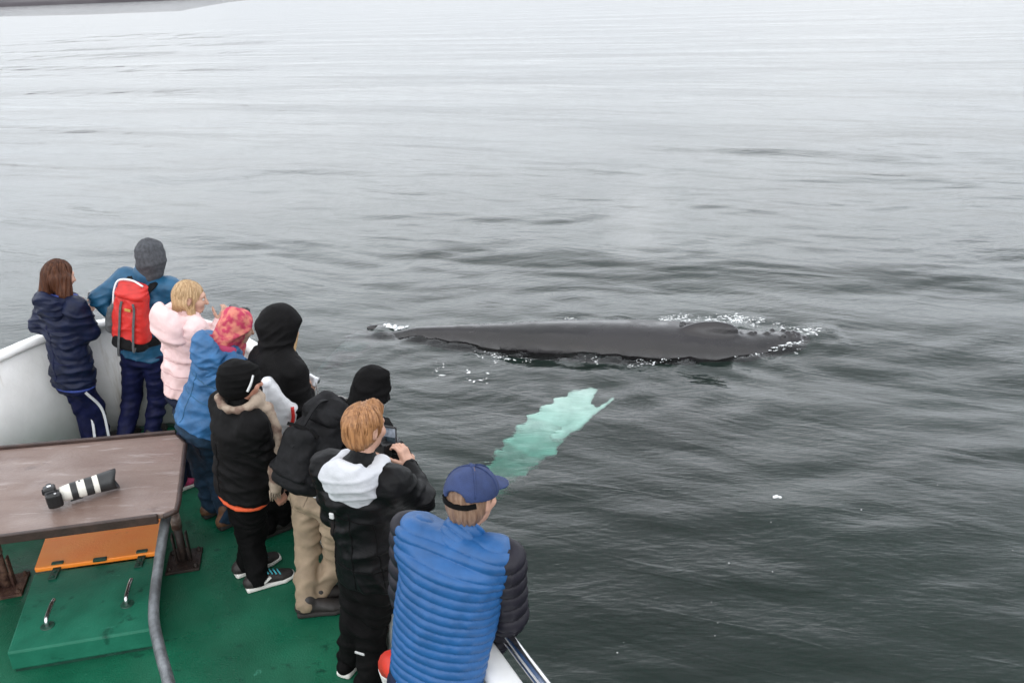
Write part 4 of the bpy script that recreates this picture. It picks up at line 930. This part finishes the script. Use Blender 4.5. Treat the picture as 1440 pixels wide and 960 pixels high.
# blowhole ridge with splash guard and the median ridge of the rostrum
s.ell(V(3.12, 12.40, .20), V(.44, .11, .155), np.array([nrm(V(1, -.06, 0)), nrm(V(.06, 1, 0)), V(0, 0, 1)]), .10)
s.ell(V(2.95, 12.66, .18), V(.26, .07, .07), np.array([nrm(V(1, -.06, 0)), nrm(V(.06, 1, 0)), V(0, 0, 1)]), .06)
s.cap(V(3.3, 12.46, .18), V(3.62, 12.45, .12), .045, .03, .05)
# flukes just below the surface
s.loft([V(-2.45, 13.52, -.34), V(-2.75, 13.15, -.6), V(-3.2, 12.75, -.95)], [.28, .26, .06], [.05, .035, .02], V(1, .2, 0), .08, .8)
s.loft([V(-2.45, 13.56, -.34), V(-2.62, 13.9, -.5), V(-2.85, 14.3, -.8)], [.28, .24, .06], [.05, .04, .02], V(1, -.2, 0), .08, .8)
s.ell(V(-2.33, 13.62, -.01), V(.17, .07, .05), None, .05)
for x, y, z in ((3.80, 12.40, .145), (4.05, 12.41, .12), (4.28, 12.30, .10), (4.40, 12.45, .09), (4.46, 12.36, .08), (4.5, 12.50, .07), (4.36, 12.58, .07), (4.18, 12.56, .10), (4.56, 12.44, .055)):
    s.ell(V(x, y + .05, z * .82), V(.045, .04, .03), None, .035)
def wdisp(p, n): return .012 * (vnoise(p * 3, 5) - .5) + .006 * (vnoise(p * 9, 6) - .5)
s.disp = wdisp
whale = Thing('humpback_whale', 'dark humpback whale lying at the surface with its back awash', 'whale', V(1.2, 12.7, 0), s.mesh(), mt=None)
M['whale'] = mat('whale_skin', (.004, .0035, .004), .24, 0, 1.6, .22, 22, spec=.55, col2=(.011, .009, .011), wear=(((.06, .055, .06), 9, .66, .74, (.3, 2.5, 1)),), stretch=(.5, 1.5, 1), detail=8, rvar=(.12, .38, 2.2))
M['flipper'] = mat('white_flipper', (.50, .54, .50), .6, 0, 3.2, .2, 14, col2=(.84, .85, .80), lo=.3, hi=.6, detail=6)
whale.root.data.materials.append(M['whale'])
# blowholes: two slits, and the ridge bosses before them
for k, dy in enumerate((-.05, .05)):
    c = V(2.72 + dy * .3, 12.56 + dy, .262); whale.part('blowhole', lathe(c - V(0, 0, .02), V(0, 0, 1), [(0, .05), (.03, .045), (.034, .03), (.024, .0)], 14), mat('blowhole_dark', (.006, .005, .006), .5))
for c, rr in ((V(3.62, 12.45, .115), .032), (V(3.86, 12.45, .10), .032)):
    whale.part('tubercle', lathe(c - V(0, 0, .02), V(0, 0, 1), [(0, rr), (.03, rr * .95), (.05, rr * .6), (.058, 0)], 14), mat('blowhole_dark', (.006, .005, .006), .5))
# the long white flipper under water
f0, f1, f2, f3, f4, f5 = atw(834, 544, .46), atw(806, 566, .46), atw(776, 594, .62), atw(740, 632, 1.05), atw(704, 670, 1.7), atw(648, 716, 2.6)
s = S(.022)
side = nrm(V(.80, -.42, -.10)); WD = [.08, .23, .33, .33, .26, .14]
s.loft([f0, f1, f2, f3, f4, f5], WD, [.03, .05, .05, .05, .04, .03], side, .05, .9)
L_ = [f0, f1, f2, f3, f4, f5]
for i in range(9):      # low knobs along the leading edge
    t = .5 + i * .47; k = int(t); q = L_[k] + (L_[k + 1] - L_[k]) * (t - k); wd = np.interp(t, range(6), WD)
    s.ell(q - side * wd * .93, V(.08, .05, .025), None, .06)
    if i % 2: s.ell(q + side * wd * .94, V(.08, .06, .025), None, .06)
s.loft([atw(778, 616, .66), atw(820, 590, .56), atw(862, 558, .46)], [.10, .065, .02], [.04, .03, .015], side, .05, .8)
s.disp = lambda p, n: .012 * (vnoise(p * 4, 9) - .5)
whale.part('flipper', s.mesh(), M['flipper'], label='long white flipper seen through the green water')

# ================================================================== WATER
def axis_coords(lo, hi, st, far, gr=1.07):
    c = list(np.arange(lo, hi, st)); d = st
    a = [c[-1]]
    while a[-1] < far: d *= gr; a.append(a[-1] + d)
    d = st; b = [c[0]]
    while b[-1] > -far: d *= gr; b.append(b[-1] - d)
    return np.array(b[:0:-1] + c + a[1:])
xs, ys = axis_coords(-5, 12, .085, 5000), axis_coords(4.5, 24, .085, 5000)
nx, ny = len(xs), len(ys)
X, Yg = np.meshgrid(xs, ys, indexing='ij')
dx = np.maximum(np.gradient(xs)[:, None], np.gradient(ys)[None, :])
P2 = np.column_stack([X.ravel(), Yg.ravel(), np.zeros(X.size)])
wx = X + .9 * (vnoise(P2 * .35, 1).reshape(X.shape) - .5) * 2; wy = Yg + .9 * (vnoise(P2 * .35, 2).reshape(X.shape) - .5) * 2
eta = np.zeros_like(X)
wr_ = np.random.default_rng(3)
for k in range(34):
    lam = .42 * (1.115 ** k) * (1 + .1 * wr_.random()); th = math.radians(-100 + wr_.normal() * 34) if lam < 4 else math.radians(-115 + wr_.normal() * 18)
    slope = .017 if lam < 1.2 else (.011 if lam < 4 else .008)
    amp = slope * lam / 6.283 * np.exp(-(2.2 * dx / lam) ** 2)
    md = .45 + 1.1 * vnoise(P2 * (.25 / max(lam, .8) * 1.6) + k * 3.1, 30 + k).reshape(X.shape)
    eta += amp * md * np.sin(6.283 / lam * (wx * math.cos(th) + wy * math.sin(th)) + wr_.random() * 6.28)
for cx, cy, lam, am, dec in ((*wl(620, 520)[:2], .34, .0055, 2.1), (*wl(850, 520)[:2], .75, .012, 1.6), (*wl(1000, 545)[:2], .8, .012, 1.3), (*wl(800, 438)[:2], .8, .014, 1.8)):
    rr = np.hypot((X - cx), (Yg - cy)); eta += am * np.exp(-(2.2 * dx / lam) ** 2) * np.sin(6.283 * rr / lam + 2.2 * vnoise(P2 * .9, 77).reshape(X.shape)) * np.exp(-(rr / dec) ** 2)
# water wrapped up along the whale, hollows on the far side of its head
bx = np.array([q[0] for q in spine]); by = np.interp(X, bx, [q[1] for q in spine]); bw = np.interp(X, bx, [q[2] for q in spine])
dd_ = np.abs(Yg - by) - bw; ins = ((X > -2.3) & (X < 5.2)).astype(float)
lap = ins * np.exp(-(np.maximum(dd_, 0) / .22) ** 2) * (dd_ > -.3); eta += lap * (.09 * (vnoise(P2 * 2.6, 41).reshape(X.shape) - .5) + .035 * (vnoise(P2 * 8, 44).reshape(X.shape) - .5) + .035)
hd = ins * np.exp(-((X - 4.0) / 1.2) ** 2) * np.exp(-((dd_ - .15) / .4) ** 2) ; eta += hd * .11 * (vnoise(P2 * V(2.2, 3.5, 1), 42).reshape(X.shape) - .5)
idx = np.arange(nx * ny).reshape(nx, ny)
q = np.stack([idx[:-1, :-1], idx[1:, :-1], idx[1:, 1:], idx[:-1, 1:]], -1).reshape(-1, 4)
DEPTH = 14.0
def edge_wall(e):       # side and bottom close the body of water
    return e
top = np.column_stack([X.ravel(), Yg.ravel(), eta.ravel()])
rim = np.concatenate([idx[:, 0], idx[-1, 1:], idx[-2::-1, -1], idx[0, -2:0:-1]])
low = top[rim].copy(); low[:, 2] = -DEPTH; nb_ = len(top); m_ = len(rim)
li = nb_ + np.arange(m_); sides = np.stack([rim, li, np.roll(li, -1), np.roll(rim, -1)], -1)
cen_i = nb_ + m_
allv = np.vstack([top, low, [[0, 0, -DEPTH]]])
bot = np.stack([li, np.full(m_, cen_i), np.roll(li, -1), np.roll(li, -1)], -1)
me = bpy.data.meshes.new('water')
me.vertices.add(len(allv)); me.vertices.foreach_set('co', allv.astype(np.float32).ravel())
tri = bot[:, :3]; lp = np.concatenate([q.ravel(), sides.ravel(), tri.ravel()]).astype(np.int32)
me.loops.add(len(lp)); me.loops.foreach_set('vertex_index', lp)
n4 = len(q) + len(sides); st = np.concatenate([np.arange(n4) * 4, n4 * 4 + np.arange(len(tri)) * 3]).astype(np.int32)
me.polygons.add(len(st)); me.polygons.foreach_set('loop_start', st); me.update(calc_edges=True)
me.polygons.foreach_set('use_smooth', np.concatenate([np.ones(len(q), bool), np.zeros(len(st) - len(q), bool)]))
wm = bpy.data.materials.new('sea_water'); wm.use_nodes = True; t = wm.node_tree; t.nodes.clear()
N = t.nodes.new; L = t.links.new
tc = N('ShaderNodeTexCoord')
def wnoise(sc_, st_, det, dist=0, rot=0):
    ro = N('ShaderNodeMapping'); ro.inputs['Rotation'].default_value = (0, 0, rot); L(tc.outputs['Object'], ro.inputs[0])
    mp = N('ShaderNodeMapping'); mp.inputs['Scale'].default_value = st_; L(ro.outputs[0], mp.inputs[0])
    n = N('ShaderNodeTexNoise'); n.inputs['Scale'].default_value = sc_; n.inputs['Detail'].default_value = det; n.inputs['Roughness'].default_value = .5; n.inputs['Distortion'].default_value = dist; L(mp.outputs[0], n.inputs['Vector']); return n
n1 = wnoise(1.5, (.55, 1.5, 1), 3, .4, .4); n2 = wnoise(5.0, (.45, 1.6, 1), 3, .4, -.2); n0 = wnoise(.42, (.35, 1.7, 1), 4, .5, .5); n4 = wnoise(2.1, (.25, 2.2, 1), 2, .6, .38); n5 = wnoise(.16, (.5, 1.5, 1), 2, .4, .5); n3 = wnoise(.12, (1, 1.6, 1), 2, .6)
rp = N('ShaderNodeMapRange'); rp.inputs[1].default_value = .38; rp.inputs[2].default_value = .68; rp.inputs[3].default_value = .25; rp.inputs[4].default_value = 1; L(n3.outputs['Fac'], rp.inputs[0])
ml = N('ShaderNodeMath'); ml.operation = 'MULTIPLY'; L(n2.outputs['Fac'], ml.inputs[0]); L(rp.outputs[0], ml.inputs[1])
n7 = wnoise(.075, (.35, 2.0, 1), 3, .5, .35); b7 = N('ShaderNodeBump'); b7.inputs['Strength'].default_value = 1; b7.inputs['Distance'].default_value = .30; L(n7.outputs['Fac'], b7.inputs['Height'])
b0 = N('ShaderNodeBump'); b0.inputs['Strength'].default_value = 1; b0.inputs['Distance'].default_value = .042; L(n0.outputs['Fac'], b0.inputs['Height']); L(b7.outputs[0], b0.inputs['Normal'])
r4 = N('ShaderNodeMapRange'); r4.inputs[1].default_value = .60; r4.inputs[2].default_value = .78; L(n4.outputs['Fac'], r4.inputs[0])
r5 = N('ShaderNodeMapRange'); r5.inputs[1].default_value = .50; r5.inputs[2].default_value = .66; L(n5.outputs['Fac'], r5.inputs[0])
m45 = N('ShaderNodeMath'); m45.operation = 'MULTIPLY'; L(r4.outputs[0], m45.inputs[0]); L(r5.outputs[0], m45.inputs[1])
b4 = N('ShaderNodeBump'); b4.inputs['Strength'].default_value = 1; b4.inputs['Distance'].default_value = .011; L(m45.outputs[0], b4.inputs['Height']); L(b0.outputs[0], b4.inputs['Normal'])
b1 = N('ShaderNodeBump'); b1.inputs['Strength'].default_value = 1; b1.inputs['Distance'].default_value = .018; L(n1.outputs['Fac'], b1.inputs['Height']); L(b4.outputs[0], b1.inputs['Normal'])
b2 = N('ShaderNodeBump'); b2.inputs['Strength'].default_value = 1; b2.inputs['Distance'].default_value = .012; L(ml.outputs[0], b2.inputs['Height']); L(b1.outputs[0], b2.inputs['Normal'])
n6 = wnoise(13, (.38, 1.9, 1), 2, .3, .12); b6 = N('ShaderNodeBump'); b6.inputs['Strength'].default_value = 1; b6.inputs['Distance'].default_value = .0034; L(n6.outputs['Fac'], b6.inputs['Height']); L(b2.outputs[0], b6.inputs['Normal'])
gl = N('ShaderNodeBsdfGlass'); gl.inputs['IOR'].default_value = 1.333; gl.inputs['Roughness'].default_value = .0; L(b6.outputs[0], gl.inputs['Normal'])
o_ = N('ShaderNodeOutputMaterial'); L(gl.outputs[0], o_.inputs['Surface'])
va = N('ShaderNodeVolumeAbsorption'); va.inputs['Color'].default_value = (.22, .75, .66, 1); va.inputs['Density'].default_value = .8; L(va.outputs[0], o_.inputs['Volume'])
me.materials.append(wm)
wo = link(bpy.data.objects.new('water', me)); wo['kind'] = 'structure'
# added sheet: blocks light from below, carries the upwelling tone; the far shore
R_ = 4900
structure('upwelling_sheet', ([(-R_, -R_, -3.2), (R_, -R_, -3.2), (R_, R_, -3.2), (-R_, R_, -3.2)], [(0, 1, 2, 3)], False), mat('upwelling_tone', (.035, .06, .065), 1, .2, .3))
hv, hf = [], []; gx = np.linspace(-2600, 1500, 160); prof = [(0, -3), (2, 1.8), (8, 3.2), (40, 5.0), (160, 6.5), (300, 7), (500, 5)]
for i, x in enumerate(gx):
    for j, (dy, z) in enumerate(prof):
        nn = vnoise(np.array([[x * .006, j * .6, 0.]]), 8)[0] + .4 * vnoise(np.array([[x * .03, j * 1.3, 0.]]), 9)[0]
        hv.append((x, 800 + dy + 30 * (vnoise(np.array([[x * .004, 3., 0.]]), 10)[0] - .5), z * (.85 + .3 * nn) * (1 if x < -330 else max(.0, 1 - (x + 330) / 120)) - (1.5 if x > -250 else 0)))
for i in range(len(gx) - 1):
    for j in range(len(prof) - 1): hf.append((i * 7 + j, i * 7 + 7 + j, i * 7 + 8 + j, i * 7 + 1 + j))
structure('hills', (np.array(hv), hf, True), mat('shore_heath', (.040, .036, .042), 1, 0, .02, .3, .2, col2=(.075, .068, .075)))

# ------------------------------------------------------------------ foam and floating flecks
def blob(c, r, seed, flat=.22, stretch=2.2):
    g_ = np.random.default_rng(seed); bm = bmesh.new(); bmesh.ops.create_icosphere(bm, subdivisions=1, radius=r)
    for v in bm.verts: v.co = Vector((v.co.x * (1 + .5 * (g_.random() - .5)), v.co.y * (1 + .5 * (g_.random() - .5)), v.co.z * flat))
    v, f, s_ = from_bm(bm, True); a = g_.random() * 6.28; v[:, 0] *= 1 + stretch * g_.random(); R2 = np.array([[math.cos(a), math.sin(a), 0], [-math.sin(a), math.cos(a), 0], [0, 0, 1]])
    return v @ R2 + c, f, True
ih = lambda x, y: eta[np.abs(xs - x).argmin(), np.abs(ys - y).argmin()]
fl = []; g_ = np.random.default_rng(12)
def scatter(px0, px1, edge, spread, n, rmin, rmax):
    cl = [(px0 + (px1 - px0) * g_.random()) for _ in range(max(4, n // 14))]
    for k in range(n):
        x = cl[k % len(cl)] + g_.normal() * 5; y = edge(x) + (g_.normal() * .6 + math.sin(cl[k % len(cl)] * 7)) * spread * .75; p = wl(x, y)
        r = rmin + (rmax - rmin) * g_.random() ** 3
        fl.append(blob(V(p[0], p[1], ih(p[0], p[1]) + r * .1), r, len(fl)))
lowe = lambda x: np.interp(x, [545, 620, 700, 780, 850, 920, 985, 1060, 1145], [463, 478, 494, 497, 500, 502, 491, 492, 478])
hie = lambda x: np.interp(x, [780, 900, 960, 1040, 1100, 1150], [446, 447, 443, 446, 455, 468])
scatter(640, 930, lambda x: lowe(x) + 6, 5, 150, .004, .014); scatter(935, 1130, lambda x: lowe(x) - 4, 5, 620, .004, .019); scatter(940, 1145, hie, 4, 520, .004, .019)
scatter(545, 566, lambda x: 459, 1.6, 46, .012, .04); scatter(600, 690, lambda x: 518, 12, 24, .006, .02); scatter(780, 950, hie, 3.5, 130, .004, .016)
scatter(1080, 1180, lambda x: 480, 10, 30, .004, .014)
fv, ff, _ = join(*fl)
fo = link(bpy.data.objects.new('foam', newmesh('foam', fv, ff, M['foam']))); fo['kind'] = 'stuff'; fo['label'] = 'white foam flecks along the edges of the whale'
p = wl(1093, 697); gg = V(p[0], p[1], ih(p[0], p[1]))
Thing('foam_fleck', 'largest white fleck floating alone on the dark water at the right', 'foam', gg, join(blob(gg + V(-.022, 0, .005), .026, 1, .6, .3), blob(gg + V(.026, -.01, .004), .022, 2, .6, .3), blob(gg + V(.0, .02, .004), .018, 3, .6, .3), blob(gg + V(-.04, -.02, .004), .012, 4, .6, .3)), mt=M['foam'])
fl = []
for x, y, r in ((1211, 716, .011), (1025, 793, .010), (1086, 806, .009), (868, 923, .010), (1084, 735, .007), (1319, 678, .008), (1424, 774, .007), (877, 909, .005), (1009, 881, .006), (1005, 899, .006), (1418, 717, .006), (690, 512, .01), (1000, 850, .005)):
    p = wl(x, y); fl.append(blob(V(p[0], p[1], ih(p[0], p[1])), r * .62, len(fl), .6, .4))
fv, ff, _ = join(*fl)
fo = link(bpy.data.objects.new('foam', newmesh('foam', fv, ff, M['foam']))); fo['kind'] = 'stuff'; fo['label'] = 'tiny white specks scattered on the dark water'
# faint breath of the whale over its blowholes
bc = wl(905, 452) + V(.0, .25, 0); mv, mf, _ = lathe(bc + V(0, 0, .42), V(-.03, .05, 1), [(0, .02), (.03, .2), (.35, .45), (.9, .7), (1.6, .8), (2.1, .55), (2.3, .02)], 20)
bm_ = bpy.data.materials.new('breath_mist'); bm_.use_nodes = True; t = bm_.node_tree; t.nodes.clear()
pv = t.nodes.new('ShaderNodeVolumePrincipled'); pv.inputs['Color'].default_value = (.9, .9, .9, 1)
tc = t.nodes.new('ShaderNodeTexCoord'); mpn = t.nodes.new('ShaderNodeMapping'); mpn.inputs['Location'].default_value = (-1, -1, -1); mpn.inputs['Scale'].default_value = (2, 2, 2)
t.links.new(tc.outputs['Generated'], mpn.inputs[0]); ln_ = t.nodes.new('ShaderNodeVectorMath'); ln_.operation = 'LENGTH'; t.links.new(mpn.outputs[0], ln_.inputs[0])
mr = t.nodes.new('ShaderNodeMapRange'); mr.inputs[1].default_value = 1.0; mr.inputs[2].default_value = 0.0; mr.inputs[3].default_value = 0; mr.inputs[4].default_value = .55; t.links.new(ln_.outputs['Value'], mr.inputs[0])
nz = t.nodes.new('ShaderNodeTexNoise'); nz.inputs['Scale'].default_value = 2.2; t.links.new(tc.outputs['Object'], nz.inputs['Vector'])
mu = t.nodes.new('ShaderNodeMath'); mu.operation = 'MULTIPLY'; t.links.new(mr.outputs[0], mu.inputs[0]); t.links.new(nz.outputs['Fac'], mu.inputs[1]); t.links.new(mu.outputs[0], pv.inputs['Density'])
t.links.new(pv.outputs[0], t.nodes.new('ShaderNodeOutputMaterial').inputs['Volume'])
mo = link(bpy.data.objects.new('mist', newmesh('mist', mv, mf, bm_))); mo['kind'] = 'stuff'; mo['label'] = 'faint mist of whale breath above the blowholes'
print('script', time.time() - T0)
